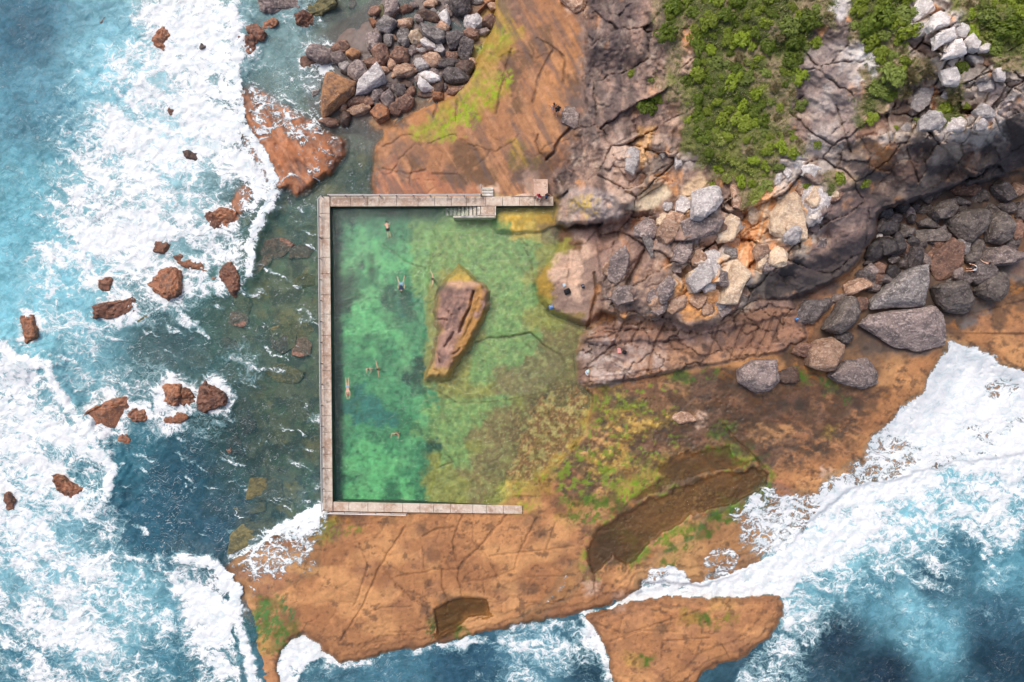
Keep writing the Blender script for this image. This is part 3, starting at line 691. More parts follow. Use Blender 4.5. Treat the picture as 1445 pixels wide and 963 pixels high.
# dark holes where rock shows in the right-hand wash
for p, v in (([(1195,678),(1230,660),(1290,650),(1330,640),(1300,652),(1270,672),(1215,690)], .70), ([(1355,600),(1395,628),(1445,598),(1445,588),(1400,605)], .74), ([(1380,545),(1420,535),(1440,545),(1425,562),(1395,565)], .76),
             ([(1225,628),(1262,580),(1275,585),(1245,635)], .72)):
    fpoly(p, v, 6, W6, 'set')
midm = sstep(470, 380, np.hypot((PX - 330) * .8, (PY - 540) * .75) + 150) * (PX < 452)
trl = fbm((PX + PY * .5 + W6[0] * 2) / 44, (PY - PX * .5 + W6[1] * 2) / 9, 112, 5)
FO = np.maximum(FO, midm * .66 * sstep(.12, .5, trl))
for x_, y_, r_ in ((336,63,22),(354,66,20),(229,55,16),(234,400,32),(166,435,34),(42,461,26),(326,393,24),(150,583,42),(246,557,34),(300,560,32),(198,584,18),(238,590,26),(96,688,28),(13,707,16),(310,310,30),(280,376,22),(449,85,32),(272,219,18)):
    FO = np.maximum(FO, (.82 + .1 * n8) * (1 - sstep(r_ * .6, r_ * 1.5, np.hypot(PX - x_ + W6[0], PY - y_ + W6[1]))))
lanes = fbm((PX * .85 + PY * .5 + W6[0] * 2) / 80, (PY * .85 - PX * .5 + W6[1] * 2) / 15, 113, 5, .6)
FO -= .24 * sstep(.0, .45, lanes) * sstep(.25, .5, FO) * (wm0 < .5)
FO += .07 * sstep(.0, .4, -lanes) * sstep(.25, .5, FO)
# breaking fronts
FR1 = [(322,-60),(330,0),(333,60),(334,110),(338,150),(345,182),(372,222),(386,255),(380,288),(362,318),(353,350),(350,385)]
FR2 = [(-100,470),(0,486),(25,508),(66,514),(72,540),(95,575),(118,602),(140,640),(158,664),(150,700)]
FR3 = [(250,790),(296,792),(334,830),(332,860),(342,900),(356,950),(372,1050)]
RIDGE = np.zeros_like(Z)
for fr, hgt in ((FR1, .5), (FR2, .9), (FR3, .5)):
    d = line_dist(fr, 60, (W2[0] * 1.5, W2[1] * 1.5))
    FO = np.maximum(FO, (1 - sstep(2, 16, d)) * .93)
    RIDGE = np.maximum(RIDGE, hgt * (1 - sstep(0, 40, d)))
shore = np.maximum(sP, sI)
FO = np.clip(FO, 0, 1) ** .85 * .955
shw = shore + 6 * n40 + 3 * n8
FO = np.clip(FO + .5 * sstep(-14, -1, shw) * (1 - sstep(2, 6, shore)) * (FO > .12) * sstep(-.35, .3, n40 + .6 * n8), 0, 1.05)

WC = [(20,40,58,110,130),(60,150,86,146,164),(150,100,125,192,207),(250,150,165,215,225),(60,280,112,187,202),(100,380,122,192,207),(200,300,150,205,215),(20,430,130,205,220),(120,500,112,178,192),
 (230,480,66,104,108),(330,450,60,104,98),(400,330,60,106,102),(400,400,70,108,90),(400,600,52,88,84),(330,600,46,82,84),(250,670,40,86,102),(220,740,48,100,120),(180,640,66,126,142),(300,760,50,93,110),(60,800,122,182,197),
 (180,850,116,177,190),(250,920,70,130,148),(20,950,70,130,150),(400,260,80,105,105),(400,60,124,168,172),(480,40,105,120,118),(520,190,105,116,114),(420,700,58,108,118),(500,250,60,88,86),
 (1350,700,124,195,210),(1200,760,132,198,210),(1150,830,100,160,175),(1180,900,38,64,80),(1250,950,34,58,74),(1100,950,50,84,100),(1280,850,118,182,197),(1320,900,104,168,184),(1362,770,66,116,134),(1311,820,50,88,106),
 (1400,870,60,102,120),(1440,945,42,74,90),(1410,800,92,152,168),(1400,920,38,68,84),(560,950,70,120,138),(660,940,50,90,110),(760,930,82,132,150),(838,945,42,74,90),(1240,830,84,140,156),(1300,720,130,200,214)]
WC = [(p[0], p[1], min(255, p[2] * 1.03), min(255, p[3] * .985), p[4] * .98) for p in WC]
WCOL = np.stack(idw([(p[0], p[1], *lin(*p[2:])) for p in WC], 3.6), -1)
WCOL *= (1 + .22 * fbm(PX / 30, PY / 30, 92, 4))[..., None]
OP = [(20,40,.98),(150,100,.97),(250,200,.97),(100,400,.96),(60,700,.98),(200,850,.97),(330,30,.8),(400,60,.6),(400,20,.7),(470,40,.45),(500,100,.35),(400,150,.45),(440,200,.08),(400,230,.1),(390,180,.15),(430,240,.1),(520,210,.45),(500,260,.6),
 (420,310,.5),(300,250,.9),(300,380,.85),(350,440,.4),(250,460,.8),(400,420,.28),(400,520,.32),(430,470,.25),(380,350,.36),(340,530,.6),(400,600,.36),(300,620,.8),(240,680,.95),(330,700,.7),(370,690,.34),(365,740,.4),(400,700,.3),(300,760,.92),(340,800,.5),(430,740,.3),
 (1350,700,.98),(1200,800,.97),(1250,920,.98),(1100,900,.97),(1440,900,.98),(660,940,.96),(830,920,.96),(560,940,.95),(430,930,.85)]
OPAC = idw(OP, 3.4)[0] + .12 * fbm(PX / 18, PY / 18, 93, 3)
swell = .22 * fbm((PX + PY * .25) / 120, (PY - PX * .25) / 60, 94, 3)
chop = .07 * fbm((PX * .8 + PY * .6) / 6, (PY * .8 - PX * .6) / 13, 95, 4)
SEA = swell + chop + RIDGE + .16 * FO * fbm(PX / 9, PY / 9, 96, 4) + .1 * FO
WASH = [[(326,90),(500,90),(534,180),(532,290),(326,320)],
        [(290,790),(330,770),(400,712),(452,690),(476,716),(455,760),(448,806),(400,832),(340,846),(322,838),(300,830)],
        [(885,846),(902,806),(960,764),(1000,730),(1050,700),(1072,672),(1092,684),(1150,690),(1212,640),(1240,600),(1268,580),(1300,548),(1338,474),(1378,490),(1445,520),(1600,555),(1600,720),(1400,710),(1250,730),(1120,800),(1000,838)],
        [(700,895),(770,845),(806,788),(830,800),(800,850),(760,885)]]
wm = np.zeros_like(Z)
for w_ in WASH:
    wm = np.maximum(wm, sstep(-6, 8, sdf(w_, 30, W6)))
OPAC = np.clip(np.where((wm > .3) & (Z > -.15), OPAC * (1 - sstep(-.15, .35, Z) * wm), OPAC), 0, .985)
FOd = np.where(Z > SEA, FO * wm, FO)
drape = (wm > .35) & (Z + .05 + .12 * FO > SEA)
SEA = np.where(drape, Z + .03 + .16 * np.clip(FO - .3, 0, 1), SEA)
OPAC = np.where(drape, np.minimum(OPAC, .06), OPAC)
OPAC = np.where(wm > .05, np.minimum(OPAC, blur(OPAC, 2)), OPAC)
SEA_KEEP = (SEA > Z - .25) & (sPool < 2)

m_sea, nt = new_mat('sea_water'); N = NT(nt)
pos = N.n('ShaderNodeNewGeometry').outputs['Position']
w1 = N.vmath('SCALE', N.vmath('SUBTRACT', N.noise(pos, .45, 3, .6, col=True), (.5, .5, .5)), None, 2.6)
w2 = N.vmath('SCALE', N.vmath('SUBTRACT', N.noise(pos, 1.9, 3, .6, col=True), (.5, .5, .5)), None, .75)
pw = N.vmath('ADD', pos, N.vmath('ADD', w1, w2))
pw = N.n('ShaderNodeMapping', ins={'Vector': pw, 'Rotation': (0, 0, -.5), 'Scale': (.82, 1.22, .3)}).outputs[0]
d = N.attr('foam'); 
def web(scale, w0, w1_):
    e = N.vor(pw, scale)
    wd = N.math('MULTIPLY_ADD', d, w1_ - w0, w0)
    return N.math('SUBTRACT', 1.0, N.math('DIVIDE', e, wd), clamp=True)
va = web(.34, .03, .22); vb = web(.8, .04, .26); vc = web(1.9, .05, .32); vd = web(4.2, .06, .36)
fine = N.noise(pw, 2.6, 10, .74); mid = N.noise(pw, .75, 4, .6)
lace = N.math('MAXIMUM', N.math('MULTIPLY', va, .95), N.math('MAXIMUM', N.math('MULTIPLY', vb, .92), N.math('MAXIMUM', N.math('MULTIPLY', vc, .78), N.math('MULTIPLY', vd, .55))))
lace = N.math('MULTIPLY', lace, N.math('MULTIPLY_ADD', N.noise(pw, 1.3, 5, .65), 1.5, .15))
sk = N.n('ShaderNodeMapping', ins={'Vector': N.vmath('ADD', pos, w1), 'Rotation': (0, 0, .55), 'Scale': (.45, 2.1, .3)}).outputs[0]
streak = N.noise(sk, 1.5, 7, .68)
v = N.math('MULTIPLY_ADD', lace, 1.0, N.math('MULTIPLY', N.math('SUBTRACT', fine, .5), 1.25))
v = N.math('ADD', v, N.math('MULTIPLY', N.math('SUBTRACT', mid, .5), .6))
v = N.math('ADD', v, N.math('MULTIPLY', N.math('SUBTRACT', streak, .5), 1.3))
v = N.math('ADD', v, N.math('ADD', N.math('MULTIPLY_ADD', d, 2.0, -1.76), N.ramp(d, .9, 1.0, 0, .5)))
foam = N.ramp(v, -.04, .46)
# white flecks on dark water: foam streaks and painted glints
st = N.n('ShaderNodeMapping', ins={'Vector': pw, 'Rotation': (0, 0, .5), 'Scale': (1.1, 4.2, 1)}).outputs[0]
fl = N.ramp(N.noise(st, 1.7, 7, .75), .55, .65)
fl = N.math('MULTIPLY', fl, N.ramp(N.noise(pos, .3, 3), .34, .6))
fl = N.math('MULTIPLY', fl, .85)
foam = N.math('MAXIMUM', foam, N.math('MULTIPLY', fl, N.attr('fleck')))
body = N.mixc(N.math('MULTIPLY', N.ramp(N.noise(pw, 1.1, 8, .7), .38, .62), .8), N.attr('wcol', 'Color'), N.mixc(1.0, N.attr('wcol', 'Color'), (.48, .56, .58), 'MULTIPLY'))
thin = N.math('MULTIPLY', N.ramp(v, -.55, .15), .5)
body = N.mixc(N.math('MULTIPLY', thin, N.ramp(d, .1, .5)), body, (.34, .58, .62))
fc = N.mixc(N.ramp(N.math('ADD', N.math('MULTIPLY', N.noise(pw, 3.2, 6, .7), .35), N.math('MULTIPLY_ADD', streak, .4, N.math('MULTIPLY', mid, .25))), .34, .56), (.46, .58, .60), (.77, .78, .775))  # soft shading of the foam, put into its colour by noise
colr = N.mixc(foam, body, fc)
h = N.math('ADD', N.math('MULTIPLY', v, .06), N.math('MULTIPLY', N.noise(st, 1.6, 5, .6), .16))
bump = N.n('ShaderNodeBump', ins={'Strength': .55, 'Distance': .5, 'Height': h}).outputs[0]
bs = N.n('ShaderNodeBsdfPrincipled', ins={'Base Color': colr, 'Roughness': N.math('MULTIPLY_ADD', foam, .6, .12), 'IOR': 1.33, 'Specular IOR Level': .3, 'Normal': bump})
tr = N.n('ShaderNodeBsdfTransparent', ins={'Color': (.95, .985, .975, 1)})
mx = N.n('ShaderNodeMixShader')
N.set(mx, 0, N.math('MAXIMUM', N.attr('opac'), foam)); N.set(mx, 1, tr.outputs[0]); N.set(mx, 2, bs.outputs[0])
nt.links.new(mx.outputs[0], N.n('ShaderNodeOutputMaterial').inputs[0])
# ---------------------------------------------------------------- linking helpers
COLL = bpy.context.scene.collection
def link(o, parent=None, **props):
    COLL.objects.link(o)
    if parent is not None: o.parent = parent
    for k, v in props.items():
        if v: o[k] = v
    return o
def mobj(name, me, mat=None, parent=None, **props):
    if mat is not None:
        me.materials.clear(); me.materials.append(mat)
    return link(bpy.data.objects.new(name, me), parent, **props)
def empty(name, loc, rz=0, **props):
    o = bpy.data.objects.new(name, None); o.empty_display_size = .3
    o.location = loc; o.rotation_euler = (0, 0, rz)
    return link(o, None, **props)

# ---------------------------------------------------------------- rock, sea bed and pool floor
def ground_mat(name, bump=.6, speck=.5, scale=1.0):
    m, nt = new_mat(name); N = NT(nt)
    pos = N.n('ShaderNodeNewGeometry').outputs['Position']
    c = N.attr('col', 'Color')
    a = N.noise(pos, 2.3 * scale, 7, .65); b = N.noise(pos, 9 * scale, 5, .7); e = N.noise(pos, 30 * scale, 3, .6)
    k = N.math('ADD', N.math('MULTIPLY', N.math('SUBTRACT', a, .5), .9 * speck), N.math('ADD', N.math('MULTIPLY', N.math('SUBTRACT', b, .5), 1.0 * speck), N.math('MULTIPLY', N.math('SUBTRACT', e, .5), .7 * speck)))
    k = N.math('ADD', k, 1.0)
    kk = N.n('ShaderNodeCombineXYZ', ins={0: k, 1: k, 2: k}).outputs[0]
    c = N.mixc(1.0, c, kk, 'MULTIPLY')
    # pits and small shells
    pit = N.ramp(N.vor(pos, 3.4 * scale, 'F1'), .06, .13)
    pit = N.math('MAXIMUM', pit, N.ramp(N.noise(pos, .6, 2), .5, .6))
    c = N.mixc(N.math('MULTIPLY', N.math('SUBTRACT', 1.0, pit), .6), c, (.05, .04, .032))
    hh = N.math('ADD', N.math('MULTIPLY', a, .10), N.math('ADD', N.math('MULTIPLY', b, .035), N.math('MULTIPLY', pit, .02)))
    bp = N.n('ShaderNodeBump', ins={'Strength': bump, 'Distance': 1.0, 'Height': hh}).outputs[0]
    wet = N.attr('wet')
    bs = N.n('ShaderNodeBsdfPrincipled', ins={'Base Color': c, 'Roughness': N.math('MULTIPLY_ADD', wet, -.42, .88), 'Specular IOR Level': .4, 'Normal': bp})
    nt.links.new(bs.outputs[0], N.n('ShaderNodeOutputMaterial').inputs[0])
    return m
m_rock = ground_mat('sandstone_platform', .6, .4); m_cliff = ground_mat('weathered_sandstone', 1.25, .8, 1.2); m_bed = ground_mat('sea_bed_rock', .5, .7); m_pf = ground_mat('pool_floor_algae', .4, 1.0, 1.0)

ctr = lambda a: .25 * (a[1:, :-1] + a[1:, 1:] + a[:-1, 1:] + a[:-1, :-1])
q_cliff = ctr(SOLID) > -6
q_pool = (ctr(sPool) > -2) & ~q_cliff
q_plat = (ctr(np.maximum.reduce([sP, sI, sU, sB, sLW, sLS])) > -9) & ~q_cliff & ~q_pool
q_bed = ~(q_cliff | q_pool | q_plat)
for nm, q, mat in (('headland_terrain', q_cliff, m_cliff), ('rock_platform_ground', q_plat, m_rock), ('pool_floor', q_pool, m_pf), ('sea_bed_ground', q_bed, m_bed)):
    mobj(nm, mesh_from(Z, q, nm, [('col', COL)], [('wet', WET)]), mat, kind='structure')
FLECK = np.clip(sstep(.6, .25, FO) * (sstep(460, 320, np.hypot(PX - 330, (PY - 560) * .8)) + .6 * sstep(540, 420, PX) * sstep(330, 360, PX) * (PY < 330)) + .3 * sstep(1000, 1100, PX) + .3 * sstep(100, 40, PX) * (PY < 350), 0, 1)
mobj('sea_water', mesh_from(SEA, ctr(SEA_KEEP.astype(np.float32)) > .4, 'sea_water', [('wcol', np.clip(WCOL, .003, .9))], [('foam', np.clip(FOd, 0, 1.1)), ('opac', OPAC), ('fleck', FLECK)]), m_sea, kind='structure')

# far sea out to the horizon, a little under the near sheet
m_far, nt = new_mat('open_sea'); N = NT(nt)
pos = N.n('ShaderNodeNewGeometry').outputs['Position']
nz = N.noise(pos, .3, 8, .7)
bs = N.n('ShaderNodeBsdfPrincipled', ins={'Base Color': N.mixc(N.ramp(nz, .5, .75), (.03, .09, .12), (.2, .4, .46)), 'Roughness': .15, 'IOR': 1.33,
         'Normal': N.n('ShaderNodeBump', ins={'Strength': .6, 'Distance': .6, 'Height': N.noise(pos, 1.2, 6)}).outputs[0]})
nt.links.new(bs.outputs[0], N.n('ShaderNodeOutputMaterial').inputs[0])
me = bpy.data.meshes.new('open_sea'); R = 4000
me.from_pydata([(-R, -R, -3), (R, -R, -3), (R, R, -3), (-R, R, -3)], [], [(0, 1, 2, 3)])
mobj('open_sea_water', me, m_far, kind='structure')

# ---------------------------------------------------------------- pool water and the brown still pools
def still(name, poly, z, tint, murk, murk_col, mask, kind='structure', **props):
    m, nt = new_mat(name); N = NT(nt)
    pos = N.n('ShaderNodeNewGeometry').outputs['Position']
    sc = N.n('ShaderNodeMapping', ins={'Vector': pos, 'Scale': (1.0, 2.2, 1)}).outputs[0]
    hgt = N.math('ADD', N.math('MULTIPLY', N.noise(sc, 2.2, 4, .55, .3), .7), N.math('MULTIPLY', N.noise(pos, .5, 2), .5))
    bp = N.n('ShaderNodeBump', ins={'Strength': .45, 'Distance': .3, 'Height': hgt}).outputs[0]
    tr = N.n('ShaderNodeBsdfTransparent', ins={'Color': (*tint, 1)})
    df = N.n('ShaderNodeBsdfDiffuse', ins={'Color': (*murk_col, 1)})
    gl = N.n('ShaderNodeBsdfGlossy', ins={'Roughness': .06, 'Normal': bp})
    fr = N.n('ShaderNodeFresnel', ins={'IOR': 1.33, 'Normal': bp})
    a = N.n('ShaderNodeMixShader')
    N.set(a, 0, N.math('MULTIPLY', N.ramp(N.noise(pos, .16, 3), .3, .7, .5, 1.3), murk)); N.set(a, 1, tr.outputs[0]); N.set(a, 2, df.outputs[0])
    b = N.n('ShaderNodeMixShader')
    N.set(b, 0, fr.outputs[0]); N.set(b, 1, a.outputs[0]); N.set(b, 2, gl.outputs[0])
    nt.links.new(b.outputs[0], N.n('ShaderNodeOutputMaterial').inputs[0])
    zz = np.full_like(Z, z)
    keep = ctr(((mask > -6) & (Z < z + .12)).astype(np.float32)) > .3
    return mobj(name, mesh_from(zz, keep, name), m, kind=kind, **props)
still('pool_water', POOL, POOL_Z, (.93, .99, .94), .06, (.05, .26, .20), np.where(SOLID > 1, -50, sPool))
still('channel_water', CHAN1, CHAN_Z, (.92, .89, .80), .05, (.09, .06, .03), np.maximum(sCh1, sCh2))
still('tide_pool_water', TIDE, TIDE_Z, (.82, .78, .62), .08, (.07, .05, .03), sTide)

# ---------------------------------------------------------------- sky, sun, camera
sc = bpy.context.scene
wd = bpy.data.worlds.new('World'); sc.world = wd; wd.use_nodes = True
wn = wd.node_tree; bg = wn.nodes['Background']
sky = wn.nodes.new('ShaderNodeTexSky'); sky.sky_type = 'NISHITA'; sky.sun_disc = False
EL, AZ = math.radians(58), math.radians(-35)
sky.sun_elevation = EL; sky.sun_rotation = AZ; sky.air_density = .75; sky.dust_density = 4.5; sky.ozone_density = .3
wn.links.new(sky.outputs[0], bg.inputs[0]); bg.inputs[1].default_value = .15
sun = bpy.data.lights.new('sun', 'SUN'); sun.energy = 1.15; sun.angle = math.radians(20); sun.color = (1, .97, .94)
so = bpy.data.objects.new('sun', sun); COLL.objects.link(so)
sd = Vector((math.sin(AZ) * math.cos(EL), math.cos(AZ) * math.cos(EL), math.sin(EL)))
so.rotation_euler = (-sd).to_track_quat('-Z', 'Y').to_euler(); so.location = sd * 60
cam = bpy.data.cameras.new('camera'); cam.lens = LENS; cam.sensor_width = SENS; cam.clip_end = 20000; cam.clip_start = .5
co = bpy.data.objects.new('camera', cam); co.location = (0, 0, H); co.rotation_euler = (0, 0, 0); COLL.objects.link(co)
sc.camera = co
sc.view_settings.view_transform = 'Standard'; sc.view_settings.look = 'None'; sc.view_settings.gamma = 1
sc.view_settings.exposure = EXPOSURE; sc.view_settings.use_curve_mapping = False
sc.cycles.use_denoising = True; sc.cycles.max_bounces = 8; sc.cycles.transparent_max_bounces = 12
# ---------------------------------------------------------------- loose rocks: every one a thing of its own
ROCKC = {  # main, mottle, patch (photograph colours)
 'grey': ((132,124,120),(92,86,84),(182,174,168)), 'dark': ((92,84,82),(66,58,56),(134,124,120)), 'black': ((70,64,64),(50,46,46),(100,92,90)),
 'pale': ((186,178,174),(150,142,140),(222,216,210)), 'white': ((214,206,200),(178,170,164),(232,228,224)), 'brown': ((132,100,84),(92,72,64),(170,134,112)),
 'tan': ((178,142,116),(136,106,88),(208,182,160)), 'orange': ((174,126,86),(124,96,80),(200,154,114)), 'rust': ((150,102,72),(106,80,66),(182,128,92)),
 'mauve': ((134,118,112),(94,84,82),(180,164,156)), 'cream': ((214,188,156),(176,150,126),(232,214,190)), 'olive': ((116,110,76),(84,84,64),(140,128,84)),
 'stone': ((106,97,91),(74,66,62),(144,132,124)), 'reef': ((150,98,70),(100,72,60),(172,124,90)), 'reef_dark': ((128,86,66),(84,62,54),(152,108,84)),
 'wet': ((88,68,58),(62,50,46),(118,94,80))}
def rock_mat(key):
    m, nt = new_mat('rock_' + key); N = NT(nt)
    A, B, C = [lin(*c) for c in ROCKC[key]]
    pos = N.n('ShaderNodeNewGeometry').outputs['Position']
    rnd = N.n('ShaderNodeObjectInfo').outputs['Random']
    a = N.noise(pos, 1.3, 6, .65); b = N.noise(pos, 4.5, 6, .7); e = N.noise(pos, 22, 3, .6)
    lay = N.n('ShaderNodeMapping', ins={'Vector': N.vmath('ADD', pos, N.vmath('SCALE', N.noise(pos, 1.0, 3, .6, col=True), None, 1.0)), 'Rotation': (.3, .2, .5), 'Scale': (.6, 5, 5)}).outputs[0]
    ly = N.noise(lay, 1.6, 4, .6)
    c = N.mixc(N.ramp(a, .42, .62), A, B)
    c = N.mixc(N.ramp(ly, .50, .66, 0, .75), c, B)
    c = N.mixc(N.ramp(N.noise(lay, .7, 5, .6), .54, .66, 0, .6), c, C)
    c = N.mixc(N.ramp(b, .50, .66, 0, .85), c, C)
    c = N.mixc(N.ramp(N.noise(pos, 7, 4, .6), .58, .72, 0, .45), c, tuple(x * .55 for x in B))
    v = N.math('MULTIPLY', N.math('MULTIPLY_ADD', rnd, .45, .78), N.math('MULTIPLY_ADD', N.math('SUBTRACT', e, .5), .55, 1.0))
    c = N.mixc(1.0, c, N.n('ShaderNodeCombineXYZ', ins={0: v, 1: v, 2: v}).outputs[0], 'MULTIPLY')
    hh = N.math('ADD', N.math('MULTIPLY', b, .06), N.math('ADD', N.math('MULTIPLY', ly, .05), N.math('MULTIPLY', e, .015)))
    bp = N.n('ShaderNodeBump', ins={'Strength': .75, 'Distance': 1.0, 'Height': hh}).outputs[0]
    bs = N.n('ShaderNodeBsdfPrincipled', ins={'Base Color': c, 'Roughness': .55 if key in ('wet', 'black', 'reef', 'reef_dark') else .8, 'Specular IOR Level': .35, 'Normal': bp})
    nt.links.new(bs.outputs[0], N.n('ShaderNodeOutputMaterial').inputs[0])
    return m
RM = {k: rock_mat(k) for k in ROCKC}

def pix(zx, zy, ox, oy, sc_): return (ox + zx / sc_, oy + zy / sc_)
def zpoly(ox, oy, sc_, pts): return [pix(x, y, ox, oy, sc_) for x, y in pts]
def ellipse(cx, cy, rx, ry, deg, rng, n=9):
    """an angular outline that fills the ellipse; deg turns it anticlockwise as seen in the photograph"""
    a0 = rng.random() * 6.28; out = []
    c, s = math.cos(math.radians(deg)), math.sin(math.radians(deg))
    for i in range(n):
        t = a0 + 6.283 * (i + rng.uniform(-.38, .38)) / n
        r = rng.uniform(1.06, 1.42)
        x, y = rx * r * math.cos(t), ry * r * math.sin(t)
        out.append((cx + x * c + y * s, cy - x * s + y * c))
    return out

from mathutils import noise as mnoise
def rock(outline, key, label, hf=.85, z=None, name='boulder', group=None, sink=.25, seed=None, cat='rock', round_=0.0, tilt=None, top=.62, flat=False):
    rng = random.Random(int(outline[0][0] * 31 + outline[0][1] * 17) if seed is None else seed)
    xs = [p[0] for p in outline]; ys = [p[1] for p in outline]
    cx, cy = sum(xs) / len(xs), sum(ys) / len(ys)
    wid = min(max(xs) - min(xs), max(ys) - min(ys)) / S
    area = abs(sum(outline[i - 1][0] * outline[i][1] - outline[i][0] * outline[i - 1][1] for i in range(len(outline)))) / 2
    wid = min(wid, 1.1 * math.sqrt(area) / S)
    hgt = max(.14, wid * hf)
    if z is None: z = sample(Z, cx, cy)
    if group and 'surf' in group:
        hgt *= .55; sink = max(sink, .45); key = {'orange': 'reef', 'rust': 'reef', 'brown': 'reef_dark', 'tan': 'olive'}.get(key, key)
    if z < -.15: hgt = min(hgt, .42)
    zb = z - hgt * sink; zt = zb + hgt
    zm = zb + hgt * .55
    ctr_ = Vector(at(cx, cy, zm)); surf = bool(group) and 'surf' in group and z > -.3; k = (H - zm) / H / S
    if tilt is None: tilt = (rng.uniform(-.4, .4), rng.uniform(-.4, .4))
    bm = bmesh.new()
    offx, offy = rng.uniform(-.12, .12), rng.uniform(-.12, .12)
    rings = ((-.55 * hgt, .86, 0), (-.05 * hgt, 1.0, 0), (.2 * hgt, .95 if not flat else 1.0, .06), (.45 * hgt, top if not flat else .9, .16))
    for dz, f, jz in rings:
        for (x, y) in outline:
            lx, ly = (x - cx) * k, -(y - cy) * k
            ff = f * rng.uniform(.95, 1.03)
            vx, vy = lx * ff + offx * wid * (1 - f), ly * ff + offy * wid * (1 - f)
            zz_ = dz + hgt * jz * rng.uniform(-1, .6) + (tilt[0] * vx + tilt[1] * vy) * (1 if dz > 0 else .2)
            bm.verts.new((vx, vy, zz_))
    r = bmesh.ops.convex_hull(bm, input=bm.verts)
    bmesh.ops.delete(bm, geom=list({e for e in r['geom_interior'] + r['geom_unused'] if isinstance(e, bmesh.types.BMVert)}), context='VERTS')
    bmesh.ops.dissolve_limit(bm, angle_limit=.30, verts=bm.verts, edges=bm.edges)
    size = max(max(xs) - min(xs), max(ys) - min(ys)) / S
    bmesh.ops.bevel(bm, geom=list(bm.edges), offset=min(.16, wid * (.022 + .11 * round_)), segments=2 if round_ else 1, profile=.6, affect='EDGES', clamp_overlap=True)
    bmesh.ops.triangulate(bm, faces=bm.faces)
    cut = 2 if size > 1.6 else (1 if size > .8 else 0)
    target = (.22 if size > 1.6 else .3) * (.7 if surf else 1)
    for _ in range(cut + 1):
        ee = [e for e in bm.edges if e.calc_length() > target]
        if not ee: break
        bmesh.ops.subdivide_edges(bm, edges=ee, cuts=1, use_grid_fill=False)
        bmesh.ops.triangulate(bm, faces=[f for f in bm.faces if len(f.verts) > 3])
    so_ = Vector((rng.uniform(0, 90), rng.uniform(0, 90), rng.uniform(0, 90)))
    bm.normal_update()
    amp = min(.12, .06 * wid + .012) * (2.3 if surf else 1)
    for v in bm.verts:
        p = v.co * (1.5 / max(.5, wid)) + so_
        q = v.co * 4.0 + so_
        v.co += v.normal * (amp * 1.4 * mnoise.noise(p) + amp * .7 * mnoise.noise(q) - amp * .8 * max(0, mnoise.noise(q * .45) - .25))
    me = bpy.data.meshes.new(name); bm.to_mesh(me); bm.free()
    me.polygons.foreach_set('use_smooth', np.ones(len(me.polygons), bool))
    me.set_sharp_from_angle(angle=math.radians(24 + 44 * round_))
    o = mobj(name, me, RM[key], label=label, category=cat, group=group)
    o.location = ctr_
    return o
def rk(cx, cy, rx, ry, deg, key, label, **kw):
    rng = random.Random(int(cx * 13 + cy * 7 + rx))
    rnd = kw.get('round_', 0)
    return rock(ellipse(cx, cy, rx, ry, deg, rng, n=(9 if rnd else 7) if rx + ry > 14 else 6), key, label, seed=int(cx * 3 + cy * 5), **kw)

# --- the heap of boulders at the top of the photograph
HEAP = 'boulders heaped on the shore above the pool'
G1 = dict(group=HEAP)
rk(450,75,17,12,-8,'mauve','dark purple rounded boulder with a pale spot at the left tip of the heap',**G1)
rk(447,95,20,10,-14,'brown','long brown boulder in foam below the purple one at the left tip of the heap',**G1)
rk(529,16,8,7,0,'brown','round brown boulder at the upper left corner of the heap beside a pinkish one',**G1)
rk(551,12,11,12,0,'mauve','pinkish grey boulder topping the heap beside a round brown one',**G1)
rk(540,18,4,9,10,'olive','thin olive brown rock squeezed against the pinkish boulder at the top of the heap',**G1)
rk(546,35,13,12,0,'grey','big plain grey boulder with an orange rock against its left side',**G1)
rk(528.5,33,5,9,30,'rust','small orange rock leaning against the big plain grey boulder',**G1)
rk(528.5,59,11,13,15,'mauve','purple grey boulder standing at the left edge of the heap, in water on its left',**G1)
rk(534,46,6,6,0,'mauve','small purple stone on the purple grey boulder at the left edge of the heap',**G1)
rk(548,56,7,8,0,'grey','small grey boulder with an orange side between the purple grey and the tan boulders',**G1)
rk(499,77,9,7,10,'orange','bright orange rock alone in shallow water left of the heap',**G1)
rk(481,66,12,7,25,'brown','flat brown rock awash in shallow water above the bright orange rock',hf=.35,**G1)
rk(538,76,12,13,20,'brown','reddish brown slab below the purple grey boulder of the heap',**G1)
rk(528,89,14,8,-8,'brown','long brown rock lying below the reddish brown slab in the heap',**G1)
rk(553,88,7,10,10,'tan','pale tan boulder right of the reddish brown slab in the heap',**G1)
rk(478,83,9,9,0,'mauve','dull grey brown rock in the water between the bright orange rock and the purple boulder',**G1)
rk(487,95,9,9,0,'grey','light topped grey rock above the great orange boulder',**G1)
rk(505,101,12,12,0,'mauve','grey pink boulder wedged above the great orange boulder and the leaning slab',**G1)
rk(497,4,5,9,0,'brown','brown rock in shallow water at the top edge, left of the heap',**G1)
rk(572,13.5,9,5,12,'brown','small dark brown rock near the top of the heap on wet ground',**G1)
rk(607,5,9,5,0,'tan','flat tan stone at the top edge of the photo above the heap',**G1)
rock(zpoly(560,0,9.63,[(550,210),(690,130),(740,290),(712,380),(640,330),(590,280)]),'white','white triangular boulder near the top of the heap',**G1)
rock(zpoly(560,0,9.63,[(720,-90),(1000,-90),(1010,150),(930,210),(800,215),(745,160),(715,60)]),'dark','big blackish boulder at the top edge of the photo, right of the white triangular one',**G1)
rk(675,2,7,5,0,'grey','grey stone cut by the top edge of the photo beside the brown log shaped rock',**G1)
rk(684,10,15,3,42,'rust','thin brown log shaped rock at the top right of the heap',hf=.8,**G1)
rk(695,9,6,6,10,'tan','small tan stone right of the log shaped rock',**G1)
